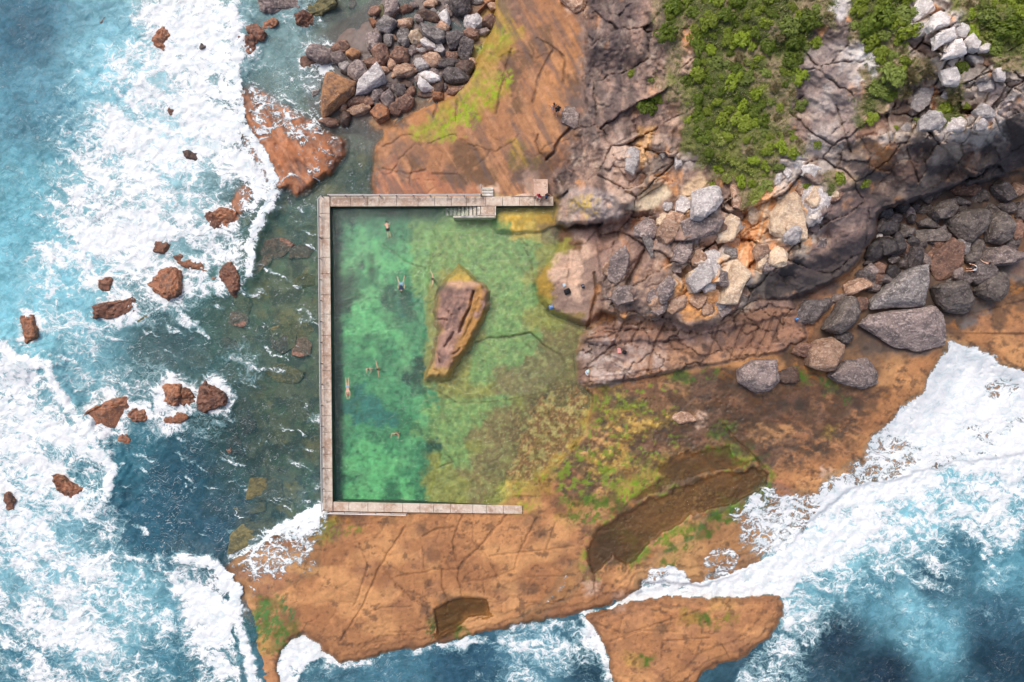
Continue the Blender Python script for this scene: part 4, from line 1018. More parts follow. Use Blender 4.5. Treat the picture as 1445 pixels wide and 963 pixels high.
rk(668.5,32,13,10,-10,'pale','pale grey rounded boulder at the right of the heap next to a brown one',**G1)
rk(693,32,12,9,0,'brown','brown boulder with a pale top at the far right of the heap',**G1)
rk(606,24,17,6,-14,'wet','long wet brown rock left of the white triangular boulder',hf=.5,**G1)
rock(zpoly(560,0,9.63,[(320,350),(520,385),(670,430),(668,540),(600,610),(520,605),(350,500)]),'grey','large flat grey slab in the middle of the heap',flat=True,**G1)
rk(625,38,8,8,-40,'tan','pale pink rock between the white triangular boulder and the large flat slab',**G1)
rk(587,53,9,12,8,'cream','cream coloured block with orange edges left of the large flat slab',**G1)
rk(569,53,9,14,5,'grey','tall grey boulder with white flecks left of the cream block',**G1)
rk(571,33,11,7,10,'tan','pinkish brown rock above the tall grey boulder with flecks',**G1)
rk(605,63,10,6,-32,'pale','pale grey slab lying under the lower edge of the large flat slab',flat=True,**G1)
rk(620,70,7,7,10,'pale','smooth light grey block touching the lower corner of the large flat slab',flat=True,**G1)
rk(594,70,9,4,-8,'pale','thin pale stone below the cream block',**G1)
rk(580,72,5,7,0,'mauve','small purple wedge left of the thin pale stone',**G1)
rk(641,58,14,12,30,'dark','dark boulder with a rusty top right of the large flat slab',**G1)
rk(657,69,10,14,-20,'dark','blackish boulder with white faces at the right side of the heap',**G1)
rk(654.5,50,3.4,7,0,'grey','narrow grey stone standing above the blackish boulder with white faces',**G1)
rk(665,48,10,8,-20,'brown','knobbly brown boulder just below the pale rounded one',**G1)
rk(683,45,8,5,0,'mauve','small purple brown stones joined at the right edge of the heap',**G1)
rk(639,78,8,6,0,'brown','square brown rock left of the blackish boulder with white faces',**G1)
rk(611,85,12,9,6,'tan','broad grey tan block in the lower middle of the heap',flat=True,**G1)
rk(594,90,11,8,-25,'pale','smooth pale tan boulder left of the broad grey tan block',round_=.8,**G1)
rk(566,79,11,11,0,'brown','mottled brown boulder in the middle left of the heap',**G1)
rk(633,89,14,7,12,'dark','black and white speckled rock above the great blackish brown boulder',**G1)
rock(zpoly(420,90,9.63,[(400,140),(480,108),(700,205),(845,270),(795,400),(650,530),(500,660),(370,745),(315,735),(298,620),(325,440),(345,250)]),'orange','great orange brown boulder, the largest at the lower left of the heap',hf=.7,name='boulder',tilt=(.1,.15),**G1)
rk(445,121,9,14,10,'grey','dark grey boulder pressed against the left side of the great orange boulder',**G1)
rock(zpoly(420,90,9.63,[(1105,18),(1220,190),(1190,260),(900,405),(770,460),(835,250)]),'pale','long smooth grey slab leaning against the great orange boulder',flat=True,tilt=(-.1,.35),**G1)
rk(503,144,11,6,22,'brown','wet brown block below the leaning grey slab',**G1)
rk(507,154,16,7,12,'tan','long tan orange boulder at the lower edge of the heap',**G1)
rk(487.5,167,8,10,-15,'wet','dark brown pointed rock below the great orange boulder',**G1)
rk(485,152,4,7,-30,'tan','little tan rock under the right flank of the great orange boulder',**G1)
rk(466,173,12,6,8,'brown','flat brown rock at the foot of the great orange boulder in foam',**G1)
rk(521,143,7,9,-20,'brown','brown wedge between the wet block and a grey tan rock',**G1)
rk(533,135,10,8,40,'mauve','grey tan rock below the leaning grey slab',**G1)
rk(541,125,7,6,0,'wet','small dark rock at the lower right end of the leaning slab',**G1)
rk(548,142,9,12,-20,'mauve','dark grey brown boulder with pale edges at the lower middle of the heap',**G1)
rk(537,161,12,11,-30,'rust','square rust brown rock in shallow water at the bottom of the heap',flat=True,**G1)
rk(560,153,12,8,38,'brown','purple brown rock right of the square rust brown one',**G1)
rk(544,99,7,4,-10,'tan','small tan stone above the leaning grey slab',**G1)
rk(535,147,6,6,0,'black','blackish stone between the grey tan rock and the dark grey brown boulder',**G1)
rk(572.5,100,15,9,15,'tan','elongated tan grey boulder below the mottled brown one',**G1)
rock(zpoly(560,80,9.63,[(310,288),(440,360),(528,425),(500,462),(350,482),(272,410)]),'white','whitest boulder at the lower right of the heap',**G1)
rk(607,109,14,7,-22,'white','white elongated boulder lying on the upper edge of the whitest one',**G1)
rock(zpoly(560,80,9.63,[(590,240),(700,140),(850,170),(985,240),(990,330),(900,370),(770,380),(650,350)]),'dark','great blackish brown boulder at the right end of the heap',round_=.5,**G1)
rk(657,97,12,11,-30,'wet','dark brown striped boulder behind the great blackish brown one',round_=.5,**G1)
rk(620,121,6,11,-10,'wet','dark wedge between the whitest boulder and the great blackish brown one',**G1)
rk(643,127,12,6,5,'brown','flat brown stone below the great blackish brown boulder',**G1)
rk(618,135,8,6,20,'rust','small rusty stone at the lower right tip of the heap',**G1)
rk(611,102,8,5,-10,'mauve','small purple stone between the broad block and the white elongated boulder',**G1)
rk(580,130,6,8,-20,'brown','pinkish brown rock in the pool of the lower heap',**G1)
rk(566,129,9,9,10,'dark','dark rock at the lower centre of the heap',**G1)
rk(570,147,12,10,35,'brown','purple brown boulder at the bottom edge of the heap above orange rock',**G1)
rk(589,113,4,7,-20,'mauve','thin grey pink stone left of the white elongated boulder',**G1)
rk(572,118,9,6,0,'wet','wet brown stone below the elongated tan grey boulder',hf=.4,**G1)
rk(601,134,11,4,-4,'wet','low wet stone under the whitest boulder',hf=.4,**G1)
# broken pieces between the big ones
rng = random.Random(5)
HP = [(520,20),(560,-10),(700,-10),(700,40),(668,60),(670,100),(630,125),(585,140),(560,160),(530,170),(490,170),(470,110),(500,85),(520,60)]
def inside(poly, x, y):
    r_ = False
    for i in range(len(poly)):
        (ax_, ay_), (bx_, by_) = poly[i - 1], poly[i]
        if (ay_ > y) != (by_ > y) and x < (bx_ - ax_) * (y - ay_) / (by_ - ay_) + ax_: r_ = not r_
    return r_
n = 0
TINY = {'grey': 'small grey stone in a gap between larger boulders of the heap', 'brown': 'small brown stone in a gap between larger boulders of the heap',
        'mauve': 'small purple stone in a gap between larger boulders of the heap', 'wet': 'small wet dark stone in a gap between larger boulders of the heap', 'tan': 'small tan stone in a gap between larger boulders of the heap'}
while n < 75:
    x, y = rng.uniform(465, 702), rng.uniform(-4, 175)
    if not inside(HP, x, y): continue
    k_ = rng.choice(list(TINY)); r_ = rng.uniform(2.5, 5.5)
    rk(x, y, r_ * rng.uniform(1, 1.5), r_, rng.uniform(0, 180), k_, TINY[k_], name='stone', group='small ' + k_ + ' stones filling the heap', hf=.7); n += 1

# --- rocks standing in the surf
G2 = dict(group='rocks standing in the surf')
SEAR = dict(z=.0, sink=.38)
rk(229,55,8,12,-8,'orange','lone tan rock in the white foam near the top left',**SEAR,**G2)
rk(286,65,5,4,0,'dark','tiny dark rock in white foam right of the lone tan rock',**SEAR,**G2)
rk(336,63,8,17,8,'brown','upright brown rock at the edge of the foam, left one of a pair',**SEAR,**G2)
rk(354,66,9,15,-12,'brown','dark brown rock at the edge of the foam, right one of a pair',**SEAR,**G2)
rk(361,43,16,7,-35,'brown','slanting brown rock just above the pair at the edge of the foam',**SEAR,**G2)
rk(381,35,10,7,0,'orange','small orange rock right of the slanting brown rock',**SEAR,**G2)
rk(430,30,11,9,10,'brown','square brown rock in the stream left of the boulder heap',**SEAR,**G2)
rk(395,7,25,13,0,'mauve','large dark purple boulder at the top edge of the photo among foam',**SEAR,**G2)
rk(359,29,6,4,0,'rust','tiny reddish rock in foam above the slanting brown rock',**SEAR,**G2)
rk(160,28,14,7,20,'grey','grey rock just under the water near the top left',z=-.35,hf=.6,**G2)
rk(452,10,24,9,14,'olive','rough yellow brown reef at the top edge of the photo left of the boulder heap',z=.05,hf=.4,**G2)
rk(272,219,12,7,-10,'wet','brown rock half covered by surf left of the orange ledge',z=-.05,**G2)
rk(241,157,3.5,5,0,'brown','tiny brown rock poking through white surf',**SEAR,**G2)
rk(300,311,14,8,-30,'brown','pointed brown rock left of another one below the orange ledges',**SEAR,**G2)
rk(321,308,16,12,-20,'rust','lumpy brown rock at the foot of the small orange ledge',**SEAR,**G2)
rk(234,399,20,22,20,'rust','big rounded red brown rock with a foam filled cleft',**SEAR,**G2)
rk(166,435,28,11,18,'brown','long flat topped brown rock lying in the surf',**SEAR,**G2)
rk(42,461,12,22,12,'orange','upright brown rock in surf at the far left',**SEAR,**G2)
rk(148,401,8,8,0,'brown','small brown rock above the long flat topped one',**SEAR,**G2)
rk(228,348,10,8,0,'brown','small brown rock in foam above the big rounded red brown rock',z=-.1,**G2)
rk(280,376,20,9,-18,'rust','orange rock awash right of the big rounded red brown rock',z=-.25,**G2)
rk(326,393,12,19,12,'brown','brown rock with a white splash on its right side',z=-.1,**G2)
rk(253,365,7,5,0,'brown','tiny brown rock above the awash orange rock',z=-.1,**G2)
rk(211,463,14,14,0,'olive','olive rock under clear water right of the long flat topped rock',z=-.5,**G2)
rk(279,506,24,13,-8,'tan','tan rock under water above a pair of orange rocks',z=-.5,**G2)
rk(90,549,10,14,25,'orange','orange rock right behind the crest of the breaking wave',**SEAR,**G2)
rock([(119,583),(140,570),(180,559),(187,568),(173,583),(158,596),(160,608),(146,616),(141,604),(123,594)],'rust','broad red brown rock with a tail, in front of the breaking wave',hf=.35,**SEAR,**G2)
rk(241,556,17,17,0,'orange','round orange rock, left one of the pair right of the broad red brown rock',**SEAR,**G2)
rk(265,562,11,10,0,'orange','smaller orange rock touching the round orange one',**SEAR,**G2)
rock([(289,531),(301,541),(316,553),(319,571),(291,584),(279,577),(282,559),(279,548)],'brown','jagged brown rock with a pointed top, rightmost of the surf rocks',hf=.8,**SEAR,**G2)
rk(198,584,13,10,10,'orange','small orange rock below and right of the broad red brown rock',z=-.1,**G2)
rk(238,590,22,10,5,'orange','orange rock awash below the round orange pair',z=-.22,**G2)
rk(196,604,14,9,0,'olive','olive rock under water below the small orange rock',z=-.4,**G2)
rk(226,618,14,13,0,'tan','tan rock under water below the awash orange rock',z=-.42,**G2)
rk(176,622,8,9,0,'orange','little brown rock at the lower left of the surf rocks',z=-.1,**G2)
rock([(80,668),(92,670),(108,680),(118,692),(103,708),(91,704),(82,688)],'rust','red brown rock standing in thick foam at the lower left',**SEAR,**G2)
rk(13,707,8,12,10,'brown','brown rock in foam near the left edge of the photo',**SEAR,**G2)
rock([(356,672),(396,676),(400,703),(379,708),(349,704),(350,686)],'olive','squarish olive slab under water near the lower left pool corner',z=-.42,hf=.4,flat=True,**G2)
rock([(331,716),(375,708),(377,722),(340,729)],'olive','long olive slab under water below the squarish one',z=-.45,hf=.5,flat=True,**G2)
rock([(344,738),(384,732),(400,740),(382,756),(350,764),(326,780),(330,752)],'olive','broad olive slab under water beside the washed orange ledge',z=-.5,hf=.3,flat=True,**G2)
rk(430,397,16,9,10,'olive','yellow olive rock under water beside the west pool wall, upper one',z=-.55,**G2)
rk(415,470,26,17,15,'olive','wide olive rock under dark water beside the middle of the west pool wall',z=-.62,**G2)
rk(400,528,28,12,-10,'olive','long olive brown rock under dark water below the wide one',z=-.6,**G2)
rk(97,0,7,5,0,'dark','small dark rock at the top edge in blue water',z=-.3,**G2)

rng = random.Random(8)
for i in range(16):
    x, y = rng.uniform(300, 438), rng.uniform(310, 640)
    rk(x, y, rng.uniform(8, 22), rng.uniform(6, 13), rng.uniform(0, 180), rng.choice(['brown', 'olive', 'wet']), 'dim reef rock under dark water between the surf and the west pool wall', z=-.55, name='reef_rock', group='dim reef rocks under the water by the west wall')
# --- boulders in the shaded cove on the right
G3 = dict(group='boulders in the cove under the cliff')
def cz(x, y): return max(.7, min(1.5, sample(Z, x, y)))
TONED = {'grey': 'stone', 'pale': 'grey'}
def ck(x, y, rx, ry, deg, key, label, **kw):
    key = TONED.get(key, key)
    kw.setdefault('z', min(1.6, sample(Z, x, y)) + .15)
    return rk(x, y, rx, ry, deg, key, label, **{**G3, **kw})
def cpoly(ox, oy, s_, pts, key, label, **kw):
    key = TONED.get(key, key)
    pts = zpoly(ox, oy, s_, pts); x = sum(p[0] for p in pts) / len(pts); y = sum(p[1] for p in pts) / len(pts)
    kw.setdefault('z', min(1.6, sample(Z, x, y)) + .15)
    return rock(pts, key, label, **{**G3, **kw})
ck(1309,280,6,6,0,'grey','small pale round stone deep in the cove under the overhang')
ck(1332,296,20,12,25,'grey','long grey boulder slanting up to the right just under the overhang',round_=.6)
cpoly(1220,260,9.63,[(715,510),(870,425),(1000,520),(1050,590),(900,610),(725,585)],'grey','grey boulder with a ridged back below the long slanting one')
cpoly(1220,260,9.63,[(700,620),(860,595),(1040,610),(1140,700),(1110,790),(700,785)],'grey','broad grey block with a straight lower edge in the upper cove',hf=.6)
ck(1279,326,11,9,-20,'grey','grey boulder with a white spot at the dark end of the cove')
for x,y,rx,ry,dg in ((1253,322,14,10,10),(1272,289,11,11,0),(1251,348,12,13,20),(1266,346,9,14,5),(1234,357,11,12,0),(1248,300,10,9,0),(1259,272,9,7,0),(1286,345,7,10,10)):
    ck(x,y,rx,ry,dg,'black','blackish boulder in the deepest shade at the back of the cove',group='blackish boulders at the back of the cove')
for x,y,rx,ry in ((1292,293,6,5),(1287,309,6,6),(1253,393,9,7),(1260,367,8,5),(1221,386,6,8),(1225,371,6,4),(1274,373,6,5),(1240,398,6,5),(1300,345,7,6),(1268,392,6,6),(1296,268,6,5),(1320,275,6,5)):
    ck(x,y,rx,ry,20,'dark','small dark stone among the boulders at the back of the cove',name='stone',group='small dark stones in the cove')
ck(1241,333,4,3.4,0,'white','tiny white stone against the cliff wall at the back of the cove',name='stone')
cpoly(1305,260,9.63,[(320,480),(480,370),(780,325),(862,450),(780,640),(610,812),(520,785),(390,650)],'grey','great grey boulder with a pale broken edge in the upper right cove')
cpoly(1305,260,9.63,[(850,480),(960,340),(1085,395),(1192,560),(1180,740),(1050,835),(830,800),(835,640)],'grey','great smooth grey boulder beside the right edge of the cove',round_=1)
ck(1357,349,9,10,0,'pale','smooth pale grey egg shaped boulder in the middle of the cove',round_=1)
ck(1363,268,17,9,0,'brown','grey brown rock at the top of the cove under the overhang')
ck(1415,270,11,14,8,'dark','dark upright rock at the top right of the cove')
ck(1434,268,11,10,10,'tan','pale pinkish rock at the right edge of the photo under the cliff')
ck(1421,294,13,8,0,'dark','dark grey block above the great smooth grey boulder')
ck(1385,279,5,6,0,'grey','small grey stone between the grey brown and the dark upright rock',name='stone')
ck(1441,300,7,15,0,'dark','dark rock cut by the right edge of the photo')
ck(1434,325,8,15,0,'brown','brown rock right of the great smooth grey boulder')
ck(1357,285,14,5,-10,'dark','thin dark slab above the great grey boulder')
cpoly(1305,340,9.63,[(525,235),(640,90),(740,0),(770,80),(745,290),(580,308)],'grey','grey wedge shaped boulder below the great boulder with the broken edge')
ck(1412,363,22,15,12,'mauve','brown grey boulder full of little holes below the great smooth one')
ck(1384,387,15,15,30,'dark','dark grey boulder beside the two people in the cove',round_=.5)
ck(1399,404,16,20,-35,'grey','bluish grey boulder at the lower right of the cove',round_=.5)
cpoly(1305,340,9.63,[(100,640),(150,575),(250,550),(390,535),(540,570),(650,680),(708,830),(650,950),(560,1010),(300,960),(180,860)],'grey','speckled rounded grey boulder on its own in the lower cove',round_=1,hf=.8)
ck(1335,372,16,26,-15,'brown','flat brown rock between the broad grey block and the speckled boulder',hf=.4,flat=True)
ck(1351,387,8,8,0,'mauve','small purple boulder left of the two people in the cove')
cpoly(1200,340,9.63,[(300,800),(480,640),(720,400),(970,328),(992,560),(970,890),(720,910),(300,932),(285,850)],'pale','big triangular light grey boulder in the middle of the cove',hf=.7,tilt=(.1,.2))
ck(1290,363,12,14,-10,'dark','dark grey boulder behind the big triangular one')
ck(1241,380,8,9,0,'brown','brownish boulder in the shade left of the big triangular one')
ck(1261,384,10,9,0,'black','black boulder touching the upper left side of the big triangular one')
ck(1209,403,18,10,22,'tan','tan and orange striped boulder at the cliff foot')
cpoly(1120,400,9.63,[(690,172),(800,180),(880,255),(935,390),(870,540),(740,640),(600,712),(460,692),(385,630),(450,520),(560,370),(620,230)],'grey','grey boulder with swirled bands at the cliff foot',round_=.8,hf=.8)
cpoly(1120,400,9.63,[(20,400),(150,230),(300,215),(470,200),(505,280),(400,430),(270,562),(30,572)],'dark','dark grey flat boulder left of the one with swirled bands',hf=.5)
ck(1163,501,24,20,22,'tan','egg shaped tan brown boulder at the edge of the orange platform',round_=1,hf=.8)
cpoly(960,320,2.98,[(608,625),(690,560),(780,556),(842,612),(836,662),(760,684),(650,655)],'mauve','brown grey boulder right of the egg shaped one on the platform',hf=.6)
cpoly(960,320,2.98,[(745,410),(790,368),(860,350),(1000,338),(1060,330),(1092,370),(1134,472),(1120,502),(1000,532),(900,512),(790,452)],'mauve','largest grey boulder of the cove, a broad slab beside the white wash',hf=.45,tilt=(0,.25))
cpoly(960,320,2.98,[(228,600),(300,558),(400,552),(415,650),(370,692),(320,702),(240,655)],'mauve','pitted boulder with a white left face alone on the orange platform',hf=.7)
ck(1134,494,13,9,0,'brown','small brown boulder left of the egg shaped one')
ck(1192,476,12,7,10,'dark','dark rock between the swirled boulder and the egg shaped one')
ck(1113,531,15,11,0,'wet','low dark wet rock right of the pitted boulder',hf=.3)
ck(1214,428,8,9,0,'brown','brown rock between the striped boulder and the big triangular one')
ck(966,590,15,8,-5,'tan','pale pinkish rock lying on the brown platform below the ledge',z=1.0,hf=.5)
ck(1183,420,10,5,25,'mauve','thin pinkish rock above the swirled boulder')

rng = random.Random(21); COVE = [(1172,430),(1225,372),(1245,300),(1300,285),(1430,262),(1445,262),(1445,345),(1420,385),(1380,420),(1330,430),(1230,445)]; n = 0
CK = {'grey': 'grey boulder half hidden between the larger boulders of the cove', 'dark': 'dark boulder half hidden between the larger boulders of the cove', 'brown': 'brown stone half hidden between the larger boulders of the cove', 'mauve': 'purple grey stone half hidden between the larger boulders of the cove'}
while n < 60:
    x, y = rng.uniform(1170, 1446), rng.uniform(262, 446)
    if not inside(COVE, x, y): continue
    k_ = rng.choice(['grey', 'dark', 'dark', 'brown', 'mauve']); r_ = rng.uniform(4, 10)
    ck(x, y, r_ * rng.uniform(1, 1.5), r_, rng.uniform(0, 180), k_, CK[k_], group=k_ + ' stones filling the cove', z=min(1.3, sample(Z, x, y)) + .02); n += 1
# --- blocks perched on the cliff
G4 = dict(group='pale blocks perched on the cliff')
def bk(ox, oy, s_, pts, key, label, **kw):
    kw.setdefault('hf', .5); kw.setdefault('sink', .45)
    return rock(zpoly(ox, oy, s_, pts), key, label, **{**G4, 'name': 'rock_block', **kw})
bk(940,240,9.63,[(345,280),(500,205),(700,178),(762,210),(760,420),(665,585),(480,705),(340,665),(328,550),(345,420)],'pale','pale layered block with a white lower lip, on the cliff below the green slope')
bk(940,240,9.63,[(190,700),(330,640),(640,650),(790,680),(705,880),(500,950),(260,965),(205,820)],'mauve','brown grey block right under the pale layered one')
bk(940,240,9.63,[(878,200),(1000,225),(1045,420),(1005,545),(895,525)],'tan','narrow tan block right of the pale layered one, beside grass')
bk(1060,240,9.63,[(320,430),(430,290),(560,215),(645,260),(645,400),(725,600),(725,960),(600,985),(450,965),(250,855),(225,680),(245,560)],'cream','large cream block with two green tufts on it',hf=.4)
bk(1060,240,9.63,[(650,290),(740,188),(960,188),(1050,290),(1085,380),(985,560),(985,640),(940,722),(740,655),(690,500),(655,380)],'pale','white block with an orange spot right of the large cream block')
bk(1060,240,9.63,[(600,20),(640,-60),(800,-75),(935,-20),(920,30),(830,127)],'white','whitest angular slab above the white block with an orange spot')
bk(1060,240,9.63,[(415,60),(470,-60),(590,-25),(580,30),(480,127)],'pale','grey pointed slab left of the whitest angular slab')
bk(1060,240,9.63,[(300,160),(340,60),(410,40),(425,130),(400,195),(310,205)],'pale','small grey block at the lower right edge of the green slope')
bk(1060,240,9.63,[(730,670),(900,720),(880,880),(850,985),(745,985)],'mauve','purple grey block below the white block with an orange spot')
bk(900,330,9.63,[(850,270),(950,225),(1060,215),(1132,250),(1132,500),(1080,625),(1040,765),(900,812),(840,765),(752,620),(868,510),(870,400)],'pale','tall pale block with a pointed lower end in the middle of the cliff front')
bk(900,330,9.63,[(735,335),(838,308),(838,500),(700,592),(715,450)],'pale','narrow grey block left of the tall pale one')
bk(900,330,9.63,[(600,150),(592,330),(555,460),(430,640),(400,480),(345,400),(430,290),(510,130)],'pale','grey and white broken block left of the narrow grey one')
bk(1000,330,9.63,[(335,360),(430,370),(565,545),(500,700),(410,880),(360,965),(125,965),(150,850),(280,560),(285,450)],'cream','long pale block at the lower tip of the cliff front')
bk(1000,330,9.63,[(200,250),(240,180),(370,200),(385,320),(300,345)],'grey','small grey stone above the long pale block')
bk(1000,330,9.63,[(10,90),(90,60),(185,85),(130,150),(30,130)],'grey','flat grey stone above the tall pale block')
bk(820,160,9.63,[(620,470),(680,448),(795,490),(795,640),(740,780),(705,870),(570,795),(600,640)],'pale','light grey flake leaning in an orange hollow on the western cliff')
bk(820,160,9.63,[(1060,560),(1160,470),(1220,490),(1180,580),(1100,630)],'grey','small grey block on the western cliff right of the leaning flake')
bk(820,160,9.63,[(1265,570),(1350,530),(1380,700),(1280,770)],'pale','pale grey block on the western cliff above cracked cream rock')
bk(900,330,9.63,[(50,60),(160,45),(220,110),(225,320),(170,335),(100,180)],'grey','little grey stone high on the western cliff edge')
TR = 2.979
for pts, lab in (([(960,60),(1000,-10),(1050,15),(1062,55),(990,92)],'white block at the top edge of the photo, leftmost of the white row'),
    ([(1035,112),(1070,55),(1100,38),(1132,80),(1122,118),(1050,142)],'long white block right of the leftmost one in the white row'),
    ([(1055,150),(1142,118),(1158,160),(1068,212)],'flat white block below the long one in the white row'),
    ([(1098,250),(1140,168),(1168,170),(1197,235),(1150,247)],'pointed white block at the bottom of the white row'),
    ([(1148,125),(1180,92),(1222,125),(1200,162),(1163,158)],'square white block right of the long one in the white row'),
    ([(1188,172),(1220,143),(1262,180),(1252,217),(1213,212)],'white block below the square one in the white row'),
    ([(1250,200),(1275,172),(1298,190),(1290,222),(1260,222)],'small white block at the right end of the white row'),
    ([(968,100),(1030,88),(1052,145),(990,162)],'grey white block below the leftmost of the white row'),
    ([(1195,240),(1240,225),(1310,262),(1300,285),(1230,275)],'long low white block under the right end of the white row'),
    ([(1090,298),(1140,290),(1172,335),(1165,365),(1110,355)],'grey block among bushes below the pointed white one'),
    ([(970,420),(1005,365),(1048,370),(1048,440),(1010,470),(975,455)],'grey boulder on the cliff rim left of a bush'),
    ([(1005,500),(1040,462),(1082,480),(1105,520),(1090,550),(1010,548)],'light block on the cliff rim right above the overhang'),
    ([(1112,540),(1130,490),(1185,485),(1200,520),(1185,552),(1120,555)],'rounded light block on the cliff rim right of a bright bush'),
    ([(1232,465),(1270,435),(1322,470),(1310,500),(1262,500)],'light block near the right end of the cliff rim'),
    ([(1245,360),(1270,335),(1315,335),(1312,385),(1260,385)],'layered grey block in front of the pale sandy gully'),
    ([(1090,410),(1115,375),(1140,385),(1125,425)],'small pale block beside a brown bush on the rim'),
    ([(1195,500),(1215,485),(1236,500),(1230,530),(1200,535)],'small pale block between two rounded light blocks on the rim'),
    ([(1236,520),(1262,500),(1298,525),(1290,550),(1245,548)],'pale block just above the overhang at the right'),
    ([(915,545),(945,515),(975,535),(965,570),(925,570)],'pinkish block on the cliff rim over the orange hollow'),
    ([(1320,290),(1345,280),(1372,300),(1360,345),(1330,340)],'grey block above the pale sandy gully')):
    bk(960,0,TR,pts,'pale' if 'white' not in lab else 'white',lab,hf=.55)
rng = random.Random(31); FRONT = [(955,262),(1060,300),(1100,260),(1185,262),(1180,330),(1090,385),(1040,430),(980,458),(905,440),(860,420),(850,345),(930,300)]; n = 0
FK = {'pale': 'pale broken block wedged in the fractured cliff front', 'cream': 'cream broken block wedged in the fractured cliff front', 'tan': 'tan broken block wedged in the fractured cliff front', 'mauve': 'purple grey broken block wedged in the fractured cliff front', 'brown': 'brown broken block wedged in the fractured cliff front'}
while n < 52:
    x, y = rng.uniform(845, 1190), rng.uniform(255, 460)
    if not inside(FRONT, x, y): continue
    k_ = rng.choice(['pale', 'cream', 'tan', 'tan', 'mauve', 'mauve', 'brown']); r_ = rng.uniform(5, 13)
    rk(x, y, r_ * rng.uniform(1, 1.7), r_, rng.uniform(20, 90), k_, FK[k_], group=k_ + ' broken blocks in the cliff front', name='rock_block', hf=.6, sink=.5, flat=rng.random() < .6); n += 1
# the rocks at the western foot
rk(805,165,12,18,12,'mauve','smooth dark boulder at the cliff foot beside two walkers',z=1.9,hf=.6,round_=.8,name='boulder')
rock(zpoly(480,0,3.0,[(925,0),(1000,-20),(1045,5),(1040,35),(990,55)]),'tan','tan square block at the top edge of the photo on the orange platform',name='boulder',hf=.5)
rk(830,20,7,9,0,'tan','small tan rock at the foot of the cliff below the tan square block',z=2.2,name='boulder')
# ---------------------------------------------------------------- the pool's concrete walls
def conc_mat(name, base, stain, pale, rough=.8):
    m, nt = new_mat(name); N = NT(nt)
    pos = N.n('ShaderNodeNewGeometry').outputs['Position']
    a = N.noise(pos, .55, 6, .65, .4); b = N.noise(pos, 3.5, 6, .7); e = N.noise(pos, 26, 2)
    c = N.mixc(N.ramp(a, .40, .62), lin(*base), lin(*stain)); c = N.mixc(N.ramp(b, .50, .66, 0, .7), c, lin(*pale))
    c = N.mixc(N.ramp(N.noise(pos, 1.3, 7, .7), .52, .68, 0, .75), c, tuple(x * .5 for x in lin(*stain)))
    v = N.math('MULTIPLY_ADD', N.math('SUBTRACT', e, .5), .5, 1.0)
    c = N.mixc(1.0, c, N.n('ShaderNodeCombineXYZ', ins={0: v, 1: v, 2: v}).outputs[0], 'MULTIPLY')
    bp = N.n('ShaderNodeBump', ins={'Strength': .4, 'Distance': .2, 'Height': N.math('ADD', b, N.math('MULTIPLY', e, .3))}).outputs[0]
    bs = N.n('ShaderNodeBsdfPrincipled', ins={'Base Color': c, 'Roughness': rough, 'Normal': bp})
    nt.links.new(bs.outputs[0], N.n('ShaderNodeOutputMaterial').inputs[0])
    return m
m_conc = conc_mat('stained_concrete', (206,190,172), (178,150,128), (224,212,200)); m_wallc = conc_mat('wet_wall_concrete', (58,72,66), (40,54,50), (92,92,78), .5)
m_step = conc_mat('white_steps', (222,216,206), (190,180,160), (236,232,226)); m_pad = conc_mat('plain_concrete', (208,180,160), (192,158,136), (222,202,186))
def plain(name, rgb, rough=.5, metal=0.0):
    m, nt = new_mat(name); N = NT(nt)
    pos = N.n('ShaderNodeNewGeometry').outputs['Position']
    c = N.mixc(N.ramp(N.noise(pos, 14, 3), .35, .7, 0, .5), lin(*rgb), tuple(x * .62 for x in lin(*rgb)))
    bs = N.n('ShaderNodeBsdfPrincipled', ins={'Base Color': c, 'Roughness': rough, 'Metallic': metal})
    nt.links.new(bs.outputs[0], N.n('ShaderNodeOutputMaterial').inputs[0])
    return m
m_rail = plain('galvanised_rail', (196,188,184), .45, .3); m_post = plain('dark_post', (120,112,110), .5, .3)

def prism(pts, z0, z1, bev=.03):
    """solid from world-plan points (px at the height z1)"""
    bm = bmesh.new()
    top = [bm.verts.new(at(x, y, z1)) for x, y in pts]
    bot = [bm.verts.new((v.co.x, v.co.y, z0)) for v in top]
    n_ = len(pts)
    bm.faces.new(top); bm.faces.new(bot[::-1])
    for i in range(n_): bm.faces.new((top[i], bot[i], bot[(i + 1) % n_], top[(i + 1) % n_]))
    bmesh.ops.recalc_face_normals(bm, faces=bm.faces)
    if bev: bmesh.ops.bevel(bm, geom=list(bm.edges), offset=bev, segments=2, profile=.5, affect='EDGES', clamp_overlap=True)
    return bm
def part(name, bm, mat, parent, smooth=False, **kw):
    me = bpy.data.meshes.new(name); bm.to_mesh(me); bm.free()
    me.transform(Matrix.Translation(-parent.location))
    if smooth: me.polygons.foreach_set('use_smooth', np.ones(len(me.polygons), bool)); me.set_sharp_from_angle(angle=.6)
    return mobj(name, me, mat, parent, **kw)
DECK = 1.15
